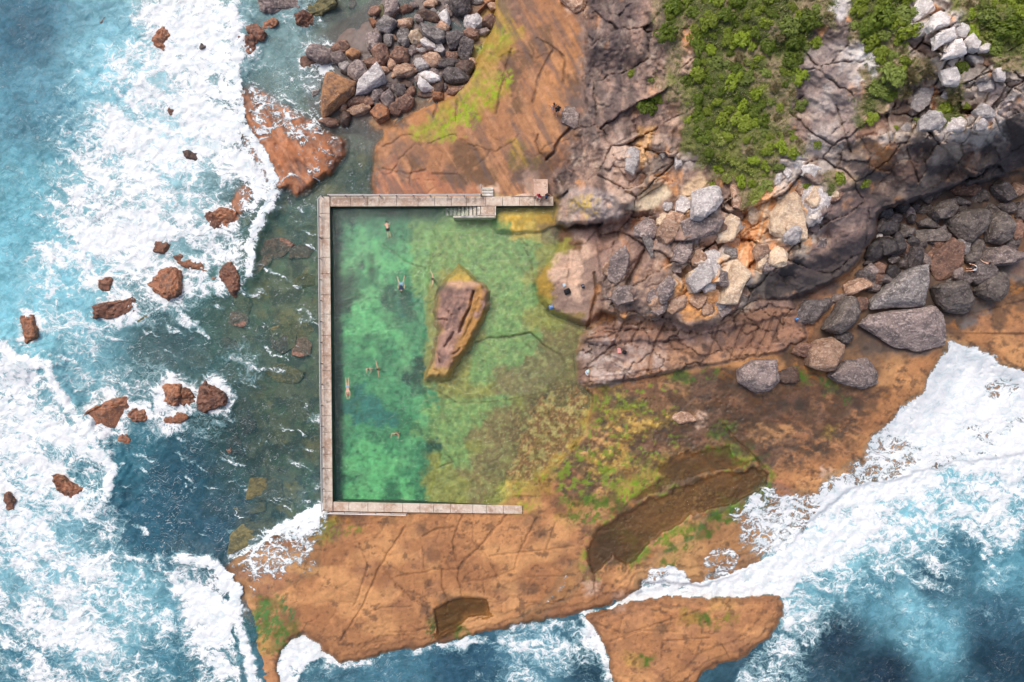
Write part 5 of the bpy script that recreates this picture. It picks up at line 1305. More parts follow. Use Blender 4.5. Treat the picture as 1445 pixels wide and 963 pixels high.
def wall(label, a0, a1, b0, b1, n_, seed):
    """quad strip from edge a (a0->a1, outer) and b (b0->b1, inner): a core and n_ deck slabs with open joints"""
    root = empty('pool_wall', at((a0[0] + b1[0]) / 2, (a0[1] + b1[1]) / 2, 0), label=label, category='pool wall', group='concrete walls round the pool')
    L = lambda p, q, t: (p[0] + (q[0] - p[0]) * t, p[1] + (q[1] - p[1]) * t)
    ins = lambda p, q, t: L(p, q, t)
    part('wall_core', prism([L(a0, b0, .06), L(a1, b1, .06), L(a1, b1, .94), L(a0, b0, .94)], -1.6, DECK - .16, .02), m_wallc, root)
    rng = random.Random(seed); cuts = [0] + sorted((i + rng.uniform(-.18, .18)) / n_ for i in range(1, n_)) + [1]
    ln = math.hypot(a1[0] - a0[0], a1[1] - a0[1]); gap = .22 / ln
    for t0, t1 in zip(cuts[:-1], cuts[1:]):
        dz = rng.uniform(-.012, .012)
        part('deck_slab', prism([L(a0, a1, t0 + gap), L(a0, a1, t1 - gap), L(b0, b1, t1 - gap), L(b0, b1, t0 + gap)], DECK - .16, DECK + dz, .025), m_conc, root)
    return root
wall('long concrete west wall of the pool with a walkway on top, facing the open sea', (451,277.5), (456.5,722), (465,277.5), (469.3,722), 16, 1)
wall('concrete north wall of the pool carrying a walkway with a rail on its outer side', (466,277.8), (781,277.3), (466,291.6), (781,290.5), 13, 2)
wall('concrete south wall of the pool, ending free at the brown shallows', (470.3,721.8), (737,725.5), (470.3,708.5), (737,714), 11, 3)

def tube(p, q, r, bm=None, seg=8):
    bm = bm or bmesh.new()
    p, q = Vector(p), Vector(q); d = q - p
    mt = Matrix.Translation((p + q) / 2) @ d.to_track_quat('Z', 'Y').to_matrix().to_4x4()
    bmesh.ops.create_cone(bm, cap_ends=True, segments=seg, radius1=r, radius2=r, depth=d.length, matrix=mt)
    return bm
def railing(label, pts, n_posts, z0=DECK - .1, hgt=1.0):
    root = empty('handrail', at(*pts[0], z0), label=label, category='handrail', group='metal handrails of the pool')
    for zz, nm in ((z0 + hgt, 'top_rail'), (z0 + hgt * .5, 'middle_rail')):
        bm = bmesh.new()
        for p, q in zip(pts[:-1], pts[1:]): tube(at(*p, z0)[:2] + (zz,), at(*q, z0)[:2] + (zz,), .055 if nm == 'top_rail' else .035, bm)
        part(nm, bm, m_rail, root, True)
    seg = [math.hypot(q[0] - p[0], q[1] - p[1]) for p, q in zip(pts[:-1], pts[1:])]; tot = sum(seg)
    for i in range(n_posts):
        t = tot * i / (n_posts - 1); k = 0
        while k < len(seg) - 1 and t > seg[k]: t -= seg[k]; k += 1
        x = pts[k][0] + (pts[k + 1][0] - pts[k][0]) * t / seg[k]; y = pts[k][1] + (pts[k + 1][1] - pts[k][1]) * t / seg[k]
        b = at(x, y, z0); bm = tube((b[0], b[1], z0 - .25), (b[0], b[1], z0 + hgt), .045)
        bmesh.ops.create_cone(bm, cap_ends=True, segments=8, radius1=.1, radius2=.1, depth=.04, matrix=Matrix.Translation((b[0], b[1], z0 + .0)))
        part('post', bm, m_post, root, True)
railing('metal handrail along the seaward edge of the west pool wall', [(457,279.5), (452.6,284), (453.2,330), (455,500), (457.8,719)], 16)
railing('metal handrail along the outer edge of the north pool wall', [(466,278), (560,278.2), (679,277.6)], 10)
railing('short metal handrail on the outer side of the south pool wall', [(466,721.5), (575,724)], 6)

# steps down into the pool
root = empty('pool_stairs', at(660, 297, 0), label='white concrete steps with a landing going down into the pool from the north wall', category='stairs')
part('landing', prism([(678.5,291.5), (698,291.3), (698,305), (678.5,305)], -.4, DECK - .01, .02), m_conc, root)
for i in range(9):
    x1 = 677.8 - i * 5.6
    part('tread', prism([(x1 - 4.3,291.8), (x1,291.8), (x1,304.6), (x1 - 4.3,304.6)], -.9, DECK - .17 * (i + 1), .015), m_step, root)
part('side_wall', prism([(639,305.4), (699.6,305.4), (699.6,307.2), (639,307.2)], -.9, DECK + .12, .02), m_step, root)
part('end_wall', prism([(698.3,291.5), (699.8,291.5), (699.8,305.2), (698.3,305.2)], -.9, DECK + .12, .02), m_step, root)
bm = bmesh.new(); zz = DECK + .95
p0, p1 = at(640, 306.3, DECK), at(699, 306.3, DECK)
tube((p0[0], p0[1], .9), (p1[0] - 1.4, p1[1], zz), .04, bm); tube((p1[0] - 1.4, p1[1], zz), (p1[0], p1[1], zz), .04, bm)
for t, zt in ((0, .9), (.5, 1.7), (1, zz)): tube((p0[0] + (p1[0] - p0[0]) * t, p0[1], .2), (p0[0] + (p1[0] - p0[0]) * t, p0[1], zt), .035, bm)
part('stair_rail', bm, m_rail, root, True)
# small flight from the rock up to the walkway
root = empty('rock_stairs', at(688, 271, 1), label='short flight of three white steps between the rock platform and the north walkway', category='stairs')
for i in range(3):
    part('tread', prism([(680.2,276.6 - i * 4.2), (696,276.6 - i * 4.2), (696,273 - i * 4.2), (680.2,273 - i * 4.2)], .2, DECK + .1 + .1 * i, .015), m_step, root)
b = at(679.6, 276, 1); b2 = at(679.6, 264.5, 1); bm = tube((b[0], b[1], 2.1), (b2[0], b2[1], 2.3), .035); tube((b[0], b[1], .8), (b[0], b[1], 2.1), .035, bm); tube((b2[0], b2[1], .8), (b2[0], b2[1], 2.3), .035, bm)
part('stair_rail', bm, m_rail, root, True)
root = empty('concrete_pad', at(763, 265, 1), label='rectangular pale concrete pad at the cliff end of the north walkway', category='slab')
part('pad_slab', prism([(753,253), (773,253), (773.4,277.2), (753,277.2)], .2, 1.95, .03), m_pad, root)
part('ramp', prism([(738,273.4), (752.6,273.4), (752.6,277.2), (722,277.2)], .2, 1.28, .03), m_pad, root)

# ---------------------------------------------------------------- the rock island in the pool
ISL = [(647,376),(655,378),(665,388),(672,397),(681,403),(689,413),(688,425),(683,443),(674,464),(664,482),(655,496),(646,508),(638,522),(634,532),(622,533),(614,531),(605,532),(606,522),(612,508),(616,493),(619,478),(622,466),(618,455),(616,440),(618,425),(622,410),(628,402),(634,392)]
ISL = [(648 + (x - 648) * 1.08, 455 + (y - 455) * 1.04) for x, y in ISL]
sIs = sdf(ISL, 30, (W2[0] * 1.1, W2[1] * 1.1))
u_ = (PX - 655) * .38 + (PY - 400) * .92
zi = -.35 + sstep(-4, 7, sIs) * (1.35 + .55 * sstep(396, 408, PY + W2[1]) + .12 * n8 + .12 * n3 + .05 * n1 + .16 * fbm((PX + PY * .42) / 5, (PY - PX * .42) / 30, 98, 4)) - .8 * sstep(402, 384, PY) * .55
for pts, w_, dp in (([(668,412),(664,432),(655,452),(648,468)],1.8,.7),([(640,470),(634,480),(628,488)],1.6,.4),([(617,452),(625,451),(631,453)],1.6,.5),([(648,492),(640,500)],1.2,.3),([(616,498),(620,503),(622,511)],2.2,.4),
                    ([(606,520),(616,524),(624,529)],1.4,.3),([(676,420),(668,445),(655,475)],1.0,.15),([(632,440),(633,441)],1.5,.3),([(637,444),(638,445)],1.3,.3),([(648,436),(649,437)],1.3,.25)):
    zi -= dp * (1 - sstep(w_ * .4, w_ * 1.3, line_dist(pts, 12, wC)))
ic = np.zeros_like(COL); ic[:] = lin(156, 122, 106)
def ip(m, rgb):
    global ic
    m = np.clip(m, 0, 1)[..., None]; ic = ic * (1 - m) + np.array(lin(*rgb), np.float32) * m
ip(sstep(.0, .4, h2) * .6, (112, 92, 88)); ip(sstep(.1, .4, -h2) * .5, (188, 152, 132)); ip(sstep(.1, .4, fbm((PX + PY * .4) / 6, (PY - PX * .4) / 26, 97, 4)) * .5, (98, 80, 78))
ip(sstep(6, 0, sIs + 2.5 * h2 + W2[0]) * .5, (168, 134, 58)); ip(sstep(400, 394, PY + W2[1] * 1.5), (176, 150, 74)); ip(sstep(660, 676, PX + (PY - 410) * .3 + W2[0] * 2) * sstep(.0, .3, h2 + .2) * .6, (190, 140, 52))
ip(sstep(412, 404, PY + W2[1] + (PX - 650) * .2) * sstep(395, 399, PY) * sstep(618, 640, PX) * .7, (206, 166, 134)); ip(sstep(516, 522, PY + W2[1]) * .7, (182, 150, 74)); ip(sstep(420, 408, PY) * sstep(650, 630, PX) * sstep(400, 406, PY) * .7, (74, 64, 66))
ic *= (1 + .2 * h3 + .12 * n1)[..., None]
me = mesh_from(zi, ctr(sIs) > -3, 'island_rock', [('col', np.clip(ic, .004, .9))], [('wet', sstep(.9, .5, zi))])
mobj('island_rock', me, m_cliff, label='long narrow rock island with a split top rising out of the green pool', category='rock')
# ---------------------------------------------------------------- plants on the headland
def leaf_mat(name, rgb, var=.5, rough=.6):
    m, nt = new_mat(name); N = NT(nt)
    geo = N.n('ShaderNodeNewGeometry'); rnd = N.n('ShaderNodeObjectInfo').outputs['Random']
    a = N.noise(geo.outputs['Position'], 2.2, 3, .6)
    v = N.math('ADD', N.math('MULTIPLY', geo.outputs['Random Per Island'], 1.0 * var), N.math('ADD', N.math('MULTIPLY', rnd, .35), N.math('MULTIPLY_ADD', a, .5, .45 - var * .5)))
    c = N.mixc(1.0, lin(*rgb), N.n('ShaderNodeCombineXYZ', ins={0: v, 1: v, 2: N.math('MULTIPLY', v, .9)}).outputs[0], 'MULTIPLY')
    bs = N.n('ShaderNodeBsdfPrincipled', ins={'Base Color': c, 'Roughness': rough, 'Specular IOR Level': .25})
    nt.links.new(bs.outputs[0], N.n('ShaderNodeOutputMaterial').inputs[0])
    return m
LEAF = {'dark': leaf_mat('leaf_dark', (90, 106, 32)), 'bright': leaf_mat('leaf_bright', (120, 134, 44)), 'yellow': leaf_mat('leaf_yellow', (128, 146, 42)),
        'olive': leaf_mat('leaf_olive', (116, 130, 62)), 'dry': leaf_mat('leaf_dry', (150, 138, 104)), 'pale': leaf_mat('leaf_pale', (176, 186, 104))}
m_stem = plain('woody_stem', (92, 76, 60), .8)
def shrub_mesh(name, seed, nleaf=470, long_=False):
    rng = random.Random(seed); vs = []; fs = []
    lobes = [(0, 0, .35, .62)] + [(math.cos(a) * rng.uniform(.35, .62), math.sin(a) * rng.uniform(.35, .62), rng.uniform(.12, .5), rng.uniform(.26, .46)) for a in [i * 6.28 / 7 + rng.uniform(-.6, .6) for i in range(7)]]
    lobes = [(x * rng.uniform(.7, 1.5), y * rng.uniform(.7, 1.5), z_, r_ * rng.uniform(.6, 1.15)) for x, y, z_, r_ in lobes]
    wts = [l[3] ** 2 for l in lobes]
    for i in range(nleaf):
        lx, ly, lz, lr = rng.choices(lobes, wts)[0]
        t = rng.uniform(0, 6.283); u = rng.uniform(-.15, 1); r = lr * rng.uniform(.72, 1.06)
        s = math.sqrt(max(0, 1 - u * u)); p = Vector((lx + r * s * math.cos(t), ly + r * s * math.sin(t), max(0.02, lz + r * u * .75)))
        nrm = Vector((s * math.cos(t), s * math.sin(t), u + .35)) + Vector((rng.uniform(-.7, .7), rng.uniform(-.7, .7), rng.uniform(-.5, .5)))
        nrm.normalize(); tan = nrm.orthogonal(); tan.rotate(Matrix.Rotation(rng.uniform(0, 6.28), 3, nrm)); bt = nrm.cross(tan)
        L = rng.uniform(.06, .17) * (1.9 if long_ else 1); Wd = L * (.16 if long_ else .42)
        if long_: tan = (Vector((p.x - lx, p.y - ly, .35)).normalized() + Vector((rng.uniform(-.3, .3), rng.uniform(-.3, .3), 0))).normalized(); bt = tan.orthogonal().normalized()
        k = len(vs)
        vs += [p - tan * L, p + bt * Wd - tan * L * .1, p + tan * L, p - bt * Wd - tan * L * .1]
        fs.append((k, k + 1, k + 2, k + 3))
    me = bpy.data.meshes.new(name); me.from_pydata(vs, [], fs); return me
def stem_mesh():
    bm = bmesh.new()
    bmesh.ops.create_cone(bm, cap_ends=True, segments=7, radius1=.07, radius2=.03, depth=.5, matrix=Matrix.Translation((0, 0, .1)))
    for a in (0, 2.1, 4.2): tube((0, 0, .2), (.3 * math.cos(a), .3 * math.sin(a), .45), .02, bm, 5)
    me = bpy.data.meshes.new('stem'); bm.to_mesh(me); bm.free(); me.materials.append(m_stem); return me
SM = {}
STEM = stem_mesh()
for k_ in LEAF:
    for i in range(3):
        me = shrub_mesh('foliage_' + k_, hash((k_, i)) % 999 if False else (i * 37 + list(LEAF).index(k_) * 101 + 3), long_=(k_ in ('pale', 'dry')))
        me.materials.append(LEAF[k_]); SM[k_, i] = me
def shrub(px, py, rpx, key, label, group=None, flat=1.0, name='shrub'):
    z = sample(Z, px, py)
    r = rpx / S * (H - z) / H
    o = empty(name, at(px, py, z - .08), random.uniform(0, 6.28), label=label, category='tussock' if name == 'grass_tussock' else 'shrub', group=group)
    o.scale = (r * random.uniform(.8, 1.35), r * random.uniform(.75, 1.2), r * flat * random.uniform(.75, 1.0))
    f = bpy.data.objects.new('foliage', SM[key, random.randrange(3)]); link(f, o)
    s_ = bpy.data.objects.new('stem', STEM); link(s_, o)
    return o
SH = 'shrubs growing on the headland'
for x, y, r, k_, lab in ((1152,60,11,'yellow','round yellow green shrub beside the bare dark rock at the top of the headland'),(1126,110,13,'yellow','round yellow green shrub at the right edge of the green slope'),
    (1132,40,17,'dark','dark green shrub touching the bare dark rock, above the round yellow green one'),(1118,62,15,'dark','dark green shrub left of the round yellow green one near the bare rock'),(1128,150,13,'olive','grey olive shrub at the lower right edge of the green slope'),
    (1185,254,12,'bright','bright green shrub in front of the orange hollow under the cliff rim'),(1332,156,14,'bright','bright green shrub between two light blocks on the cliff rim'),(1245,24,22,'dark','large dark green shrub left of the white row of blocks'),
    (1222,40,18,'dark','dark green shrub right of the white boulder at the top edge'),(1228,56,15,'bright','green shrub above the white bird-stained rock face'),(1275,22,16,'olive','olive green shrub touching the white row of blocks'),
    (1258,108,20,'olive','wide olive shrub below the white bird-stained rock face'),(1240,128,16,'olive','low olive shrub left of the wide olive one'),(1282,110,15,'dry','brown twiggy shrub in front of the pale blocks on the rim'),(1228,168,10,'bright','green shrub hanging at the edge above the orange hollow'),
    (1264,181,5,'bright','small bright green tuft in a crack of the cliff rim'),(1363,150,7,'bright','small dark green shrub right of the bright one on the rim'),(1312,102,14,'dry','brown dry shrub between pale blocks on the rim'),(1345,140,13,'dry','brown twiggy shrub above the rounded light block'),
    (1355,98,14,'dark','dark green shrub below the long low white block'),(1404,72,14,'olive','olive shrub right of the white row of blocks'),(1395,30,22,'olive','large olive shrub in the top right corner'),(1425,40,22,'dark','dark green shrub at the right edge near the top right corner'),
    (912,152,20,'dark','dark green shrub alone on the western cliff'),(925,138,12,'bright','bright green shrub next to the dark one on the western cliff'),(893,105,8,'bright','small bright green shrub high on the western cliff'),(916,112,7,'olive','small olive shrub on the western cliff above the dark one'),
    (940,47,19,'dark','dark green shrub at the left edge of the green slope near the top'),(950,12,16,'dark','dark green shrub at the top edge, leftmost of the headland'),(1020,319,7,'dark','dark green tuft in the gap beside the orange streaked face'),(1113,297,7,'bright','upper green tuft growing on the large cream block'),
    (1111,315,5,'bright','lower green tuft growing on the large cream block'),(1153,203,7,'bright','small bright shrub under the bare rock at the right of the slope'),(1218,260,7,'bright','small bright green shrub right of sandy patch under the orange hollow'),(1294,171,5,'olive','tiny olive tuft between light blocks on the rim'),
    (970,118,12,'dark','dark green shrub on the left edge of the slope, halfway down'),(1140,262,7,'yellow','yellow green tuft above the white block with an orange spot'),(1008,262,7,'bright','green tuft above the narrow tan block'),(1370,50,12,'yellow','yellow green shrub above the right end of the white row')):
    shrub(x, y, r, k_, lab, SH)
rng = random.Random(11); random.seed(3)
VEG = [(945,-30),(1185,-30),(1170,30),(1160,75),(1140,90),(1130,120),(1140,170),(1140,215),(1110,235),(1085,250),(1070,285),(1050,290),(1035,268),(1010,240),(985,205),(965,165),(975,120),(965,70),(935,55)]
VEG2 = [(1196,-30),(1285,-30),(1283,40),(1300,95),(1290,130),(1250,150),(1225,120),(1235,80),(1205,50)]
VEG3 = [(1345,-30),(1560,-30),(1560,70),(1430,60),(1400,70),(1375,45)]
PLACE = ((VEG, 'of the main green slope', 150), (VEG2, 'of the strip left of the white blocks', 34), (VEG3, 'of the green top right corner', 40))
KT = {'dark': 'dark green shrub in the dense cover ', 'bright': 'bright green shrub in the dense cover ', 'yellow': 'small yellow green shrub in the dense cover ', 'olive': 'dull olive shrub in the dense cover ', 'dry': 'dry grey brown shrub in the cover ', 'pale': 'pale spiky grass tussock '}
vgrid = lambda x, y: grid[int(min(max(y // 20, 0), 48))][int(min(max(x // 20, 0), 72))]
for poly, wh, cnt in PLACE:
    xs = [p[0] for p in poly]; ys = [p[1] for p in poly]; k = 0; tries = 0; seen = []
    while k < cnt and tries < 6000:
        tries += 1
        x, y = rng.uniform(min(xs), max(xs)), rng.uniform(min(ys), max(ys))
        if x > 1462 or y < -14 or not inside(poly, x, y): continue
        ch = vgrid(x, y)
        if ch not in 'Vvy' or (ch == 'y' and rng.random() < .72): continue
        if ch == 'V': key = rng.choices(['dark', 'bright', 'olive', 'yellow'], [5, 4, 1, 1])[0]; r = rng.uniform(6, 17)
        elif ch == 'v': key = rng.choices(['bright', 'yellow', 'pale', 'dark', 'olive'], [3, 2, 4, 1, 1])[0]; r = rng.uniform(6, 12)
        else: key = rng.choices(['dry', 'olive', 'pale', 'bright'], [4, 3, 3, 1])[0]; r = rng.uniform(5, 10)
        if any((x - a) ** 2 + (y - b) ** 2 < (.68 * (r + c)) ** 2 for a, b, c in seen): continue
        seen.append((x, y, r)); k += 1
        nm = 'grass_tussock' if key == 'pale' else 'shrub'
        shrub(x, y, r, key, KT[key] + wh, KT[key].strip() + ' ' + wh, name=nm)
# low grass and litter between the shrubs
def grass():
    rng = np.random.default_rng(4); vs = []; fs = []; cols = []
    veg = vegm * sstep(-2, 6, sC)
    n_ = 0
    gx = rng.uniform(880, 1470, 150000); gy = rng.uniform(-20, 300, 150000)
    ii = np.clip(((gx - GX[0]) / STEP).astype(int), 0, NX - 1); jj = np.clip(((gy - GY[0]) / STEP).astype(int), 0, NY - 1)
    ok = rng.random(150000) < veg[jj, ii] ** 1.5 * .5
    gx, gy, ii, jj = gx[ok], gy[ok], ii[ok], jj[ok]
    z = Z[jj, ii]; k = (H - z) / H
    X = (gx - CX) / S * k; Y = (CY - gy) / S * k
    n_ = len(X); a = rng.uniform(0, 6.283, n_); L = rng.uniform(.10, .32, n_); w = rng.uniform(.015, .035, n_); lean = rng.uniform(.3, 1.1, n_)
    tip = np.stack([X + np.cos(a) * L * lean, Y + np.sin(a) * L * lean, z + L * .7], -1)
    b1_ = np.stack([X - np.sin(a) * w, Y + np.cos(a) * w, z - .03], -1); b2_ = np.stack([X + np.sin(a) * w, Y - np.cos(a) * w, z - .03], -1)
    co_ = np.stack([b1_, b2_, tip], 1).reshape(-1, 3)
    me = bpy.data.meshes.new('grass'); me.vertices.add(n_ * 3); me.vertices.foreach_set('co', co_.ravel().astype(np.float32))
    me.loops.add(n_ * 3); me.loops.foreach_set('vertex_index', np.arange(n_ * 3, dtype=np.int32))
    me.polygons.add(n_); me.polygons.foreach_set('loop_start', np.arange(0, n_ * 3, 3, dtype=np.int32)); me.polygons.foreach_set('loop_total', np.full(n_, 3, np.int32))
    me.update(calc_edges=True)
    base = np.array([lin(120, 138, 58), lin(150, 152, 84), lin(168, 156, 116), lin(86, 116, 40)], np.float32)[rng.integers(0, 4, n_)] * rng.uniform(.6, 1.15, (n_, 1))
    ca = me.color_attributes.new('col', 'FLOAT_COLOR', 'POINT')
    ca.data.foreach_set('color', np.concatenate([np.repeat(base, 3, 0), np.ones((n_ * 3, 1))], 1).astype(np.float32).ravel())
    m, nt = new_mat('grass_blades'); N = NT(nt)
    bs = N.n('ShaderNodeBsdfPrincipled', ins={'Base Color': N.attr('col', 'Color'), 'Roughness': .7, 'Specular IOR Level': .2})
    nt.links.new(bs.outputs[0], N.n('ShaderNodeOutputMaterial').inputs[0])
    mobj('grass', me, m, kind='stuff')
grass()

# ---------------------------------------------------------------- people
SKIN = plain('skin', (238, 188, 160), .6); SKIN2 = plain('skin_tanned', (224, 168, 136), .6)
CL = {k: plain('cloth_' + k, v, .85) for k, v in {'red': (214, 40, 70), 'blue': (40, 96, 150), 'white': (232, 230, 228), 'black': (26, 26, 30), 'orange': (232, 160, 110), 'pink': (224, 88, 104), 'paleblue': (150, 190, 214), 'navy': (40, 52, 78), 'azure': (50, 130, 200)}.items()}
HAIR = plain('hair_dark', (40, 30, 28), .7); HAIRB = plain('hair_brown', (92, 62, 44), .7)
EYE = plain('eye', (30, 26, 26), .3)
def skinned(name, verts, edges, radii, level=1):
    me = bpy.data.meshes.new(name); me.from_pydata(verts, edges, [])
    o = bpy.data.objects.new(name, me); COLL.objects.link(o)
    o.modifiers.new('skin', 'SKIN'); 
    sv = me.skin_vertices[0].data
    for i, r in enumerate(radii): sv[i].radius = (r, r); sv[i].use_root = (i == 0)
    s_ = o.modifiers.new('sub', 'SUBSURF'); s_.levels = level; s_.render_levels = level
    dg = bpy.context.evaluated_depsgraph_get(); dg.update()
    out = bpy.data.meshes.new_from_object(o.evaluated_get(dg))
    bpy.data.objects.remove(o); bpy.data.meshes.remove(me)
    out.name = name; out.polygons.foreach_set('use_smooth', np.ones(len(out.polygons), bool))
    return out
BASE = {'pelvis': (0,0,.94,.125), 'waist': (0,.01,1.10,.112), 'chest': (0,0,1.30,.135), 'neckb': (0,0,1.44,.07), 'neck': (0,.01,1.52,.055), 'head': (0,.02,1.62,.088), 'crown': (0,.01,1.71,.07),
        'nose': (0,.125,1.615,.018)}
def person(label, px, py, z, pose, heading=0.0, lay=None, top=None, bottom=None, hair=HAIR, skin=None, scale=1.0, bikini=False, group='people at the pool'):
    """pose: joints of both sides (r, l) in a body frame, facing +y; lay: (pitch, drop) lays the body on the water"""
    J = dict(BASE)
    for s_, k in ((1, 'r'), (-1, 'l')):
        d_ = {'sh': (.19*s_,0,1.41,.062), 'el': (.24*s_,-.02,1.14,.045), 'wr': (.26*s_,.08,.92,.031), 'hip': (.1*s_,0,.90,.095), 'kn': (.11*s_,.03,.50,.06), 'an': (.11*s_,-.02,.09,.042), 'toe': (.13*s_,.14,.035,.035)}
        for j, v in d_.items(): J[j + k] = v
    for j, v in pose.items(): J[j] = (*v, J[j][3])
    names = list(J); E = [('pelvis','waist'),('waist','chest'),('chest','neckb'),('neckb','neck'),('neck','head'),('head','crown'),('head','nose')]
    for k in 'rl': E += [('chest','sh'+k),('sh'+k,'el'+k),('el'+k,'wr'+k),('pelvis','hip'+k),('hip'+k,'kn'+k),('kn'+k,'an'+k),('an'+k,'toe'+k)]
    V = [list(J[n][:3]) for n in names]; R_ = [J[n][3] for n in names]; ED = [(names.index(a), names.index(b)) for a, b in E]
    for k, s_ in (('r', 1), ('l', -1)):                         # palm, four fingers, thumb
        w_ = Vector(J['wr' + k][:3]); f = (w_ - Vector(J['el' + k][:3])).normalized()
        side = f.cross(Vector((0, 1, 0)) if abs(f.y) < .8 else Vector((1, 0, 0))).normalized(); nn = side.cross(f)
        i0 = names.index('wr' + k); pi = len(V); V.append(list(w_ + f * .07)); R_.append(.032); ED.append((i0, pi))
        for q, ln_ in ((-.028,.075),(-.01,.09),(.01,.085),(.027,.066)):
            a = w_ + f * .10 + side * q; b = a + f * ln_ * .55 + nn * .012; c = b + f * ln_ * .4 + nn * .02
            i = len(V); V += [list(a), list(b), list(c)]; R_ += [.0105, .0095, .0085]; ED += [(pi, i), (i, i + 1), (i + 1, i + 2)]
        a = w_ + f * .045 - side * .04; b = a + f * .045 - side * .02; i = len(V); V += [list(a), list(b)]; R_ += [.012, .0105]; ED += [(pi, i), (i, i + 1)]
    M_ = Matrix.Identity(4)
    if lay is not None: M_ = Matrix.Rotation(math.radians(lay[0]), 4, 'X') @ Matrix.Translation((0, 0, -.95))
    M_ = Matrix.Rotation(heading, 4, 'Z') @ Matrix.Scale(scale, 4) @ M_
    root = empty('person', at(px, py, z), label=label, category='person', group=group)
    def put(nm, me, mat): me.transform(M_); return mobj(nm, me, mat, root)
    put('body', skinned('body', V, ED, R_), skin or SKIN)
    def cloth(nm, js, fac, mat):
        js = [j for j in js if j in J]; ed = [(js.index(a), js.index(b)) for a, b in E if a in js and b in js]
        put(nm, skinned(nm, [J[j][:3] for j in js], ed, [J[j][3] * fac for j in js]), mat)
    def mid(a, b, t): J_ = [J[a][i] + (J[b][i] - J[a][i]) * t for i in range(4)]; return tuple(J_)
    if top:
        if bikini: J['ct'] = mid('waist','chest',.55); js = ['chest','ct']; E.append(('chest','ct')); cloth('swim_top', js, 1.1, top); E.pop()
        else:
            for k in 'rl': J['sl' + k] = mid('sh' + k, 'el' + k, .6); E.append(('sh' + k, 'sl' + k))
            cloth('shirt', ['pelvis','waist','chest','neckb','shr','shl','slr','sll'], 1.2, top)
    if bottom:
        for k in 'rl': J['th' + k] = mid('hip' + k, 'kn' + k, .2 if bikini else .7); E.append(('hip' + k, 'th' + k))
        cloth('swim_bottom' if bikini or not top else 'shorts', ['pelvis','hipr','hipl','thr','thl'], 1.16, bottom)
    bm = bmesh.new(); bmesh.ops.create_uvsphere(bm, u_segments=14, v_segments=9, radius=.112)
    bmesh.ops.delete(bm, geom=[v for v in bm.verts if v.co.z < -.03 and v.co.y > -.02 or v.co.z < -.085], context='VERTS')
    for v in bm.verts: v.co = Vector((v.co.x * .88, v.co.y * 1.02 - .012, v.co.z)) + Vector(J['head'][:3]) + Vector((0, 0, .035))
    me = bpy.data.meshes.new('hair'); bm.to_mesh(me); bm.free(); put('hair', me, hair)
    bm = bmesh.new()
    hd = Vector(J['head'][:3])
    for s_ in (-1, 1): bmesh.ops.create_uvsphere(bm, u_segments=8, v_segments=6, radius=.014, matrix=Matrix.Translation(hd + Vector((.033 * s_, .082, .012))))
    me = bpy.data.meshes.new('eyes'); bm.to_mesh(me); bm.free(); put('eyes', me, EYE)
    return root
walk = {'knr': (.11,.16,.52), 'anr': (.11,.2,.1), 'toer': (.12,.36,.05), 'knl': (-.1,.02,.5), 'anl': (-.1,-.22,.12), 'toel': (-.11,-.08,.04), 'elr': (.25,-.1,1.15), 'wrr': (.27,-.02,.93), 'ell': (-.25,.08,1.15), 'wrl': (-.24,.26,.98)}
zs = lambda x, y: sample(Z, x, y)
person('person in an orange top and white shorts walking on the upper rock platform', 780.5, 155.5, zs(780.5,155.5), walk, math.radians(200), top=CL['orange'], bottom=CL['white'], scale=1.06)
person('person dressed in black walking on the upper rock platform', 786, 159.5, zs(786,159.5), walk, math.radians(190), top=CL['black'], bottom=CL['black'], scale=1.06)
person('person in a bright red shirt standing at the cliff end of the north walkway', 760, 280.5, DECK, walk, math.radians(150), top=CL['red'], bottom=CL['white'], scale=1.05)
person('person in a blue shirt and dark shorts at the cliff end of the north walkway', 770, 280.5, DECK, walk, math.radians(250), top=CL['blue'], bottom=CL['navy'], skin=SKIN2, scale=1.05)
W0 = POOL_Z
arms_fwd = {'elr': (.2,.05,1.72), 'wrr': (.12,.04,1.98), 'ell': (-.2,.05,1.72), 'wrl': (-.12,.04,1.98)}
spread = {'elr': (.48,.02,1.46), 'wrr': (.72,.03,1.40), 'ell': (-.48,.02,1.46), 'wrl': (-.72,.03,1.40)}
person('swimmer lying face down with a bare pinkish back near the square stone in the pool', 547, 323, W0 - .06, {**walk, 'elr': (.3,.25,1.35), 'wrr': (.2,.45,1.3), 'ell': (-.3,.25,1.35), 'wrl': (-.2,.45,1.3)}, math.radians(10), lay=(-75, 0), bottom=CL['black'])
person('swimmer in blue shorts with legs spread wide, dark head towards the lower wall', 566, 402, W0 - .04, {'knr': (.26,.03,.55), 'anr': (.34,-.03,.2), 'toer': (.38,.02,.05), 'knl': (-.26,.03,.55), 'anl': (-.34,-.03,.2), 'toel': (-.38,.02,.05), **{'elr': (.34,.03,1.2), 'wrr': (.3,.05,1.0), 'ell': (-.34,.03,1.2), 'wrl': (-.3,.05,1.0)}}, math.radians(183), lay=(-86, 0), top=CL['navy'], bottom=CL['paleblue'])
person('swimmer with both pale arms stretched out in an arc, beside the island rock', 613, 396, W0 - 1.34, {**spread, 'wrr': (.70,.16,1.40), 'wrl': (-.70,.16,1.40)}, math.radians(92))
person('swimmer showing only head and bare shoulders, left one of a pair', 524.5, 520.5, W0 - 1.33, {'elr': (.3,.1,1.25), 'wrr': (.2,.3,1.25), 'ell': (-.3,.1,1.25), 'wrl': (-.2,.3,1.25)}, math.radians(170), hair=HAIRB)
person('swimmer with arms held out to both sides, right one of a pair', 537, 520.5, W0 - 1.33, spread, math.radians(100), skin=SKIN2)
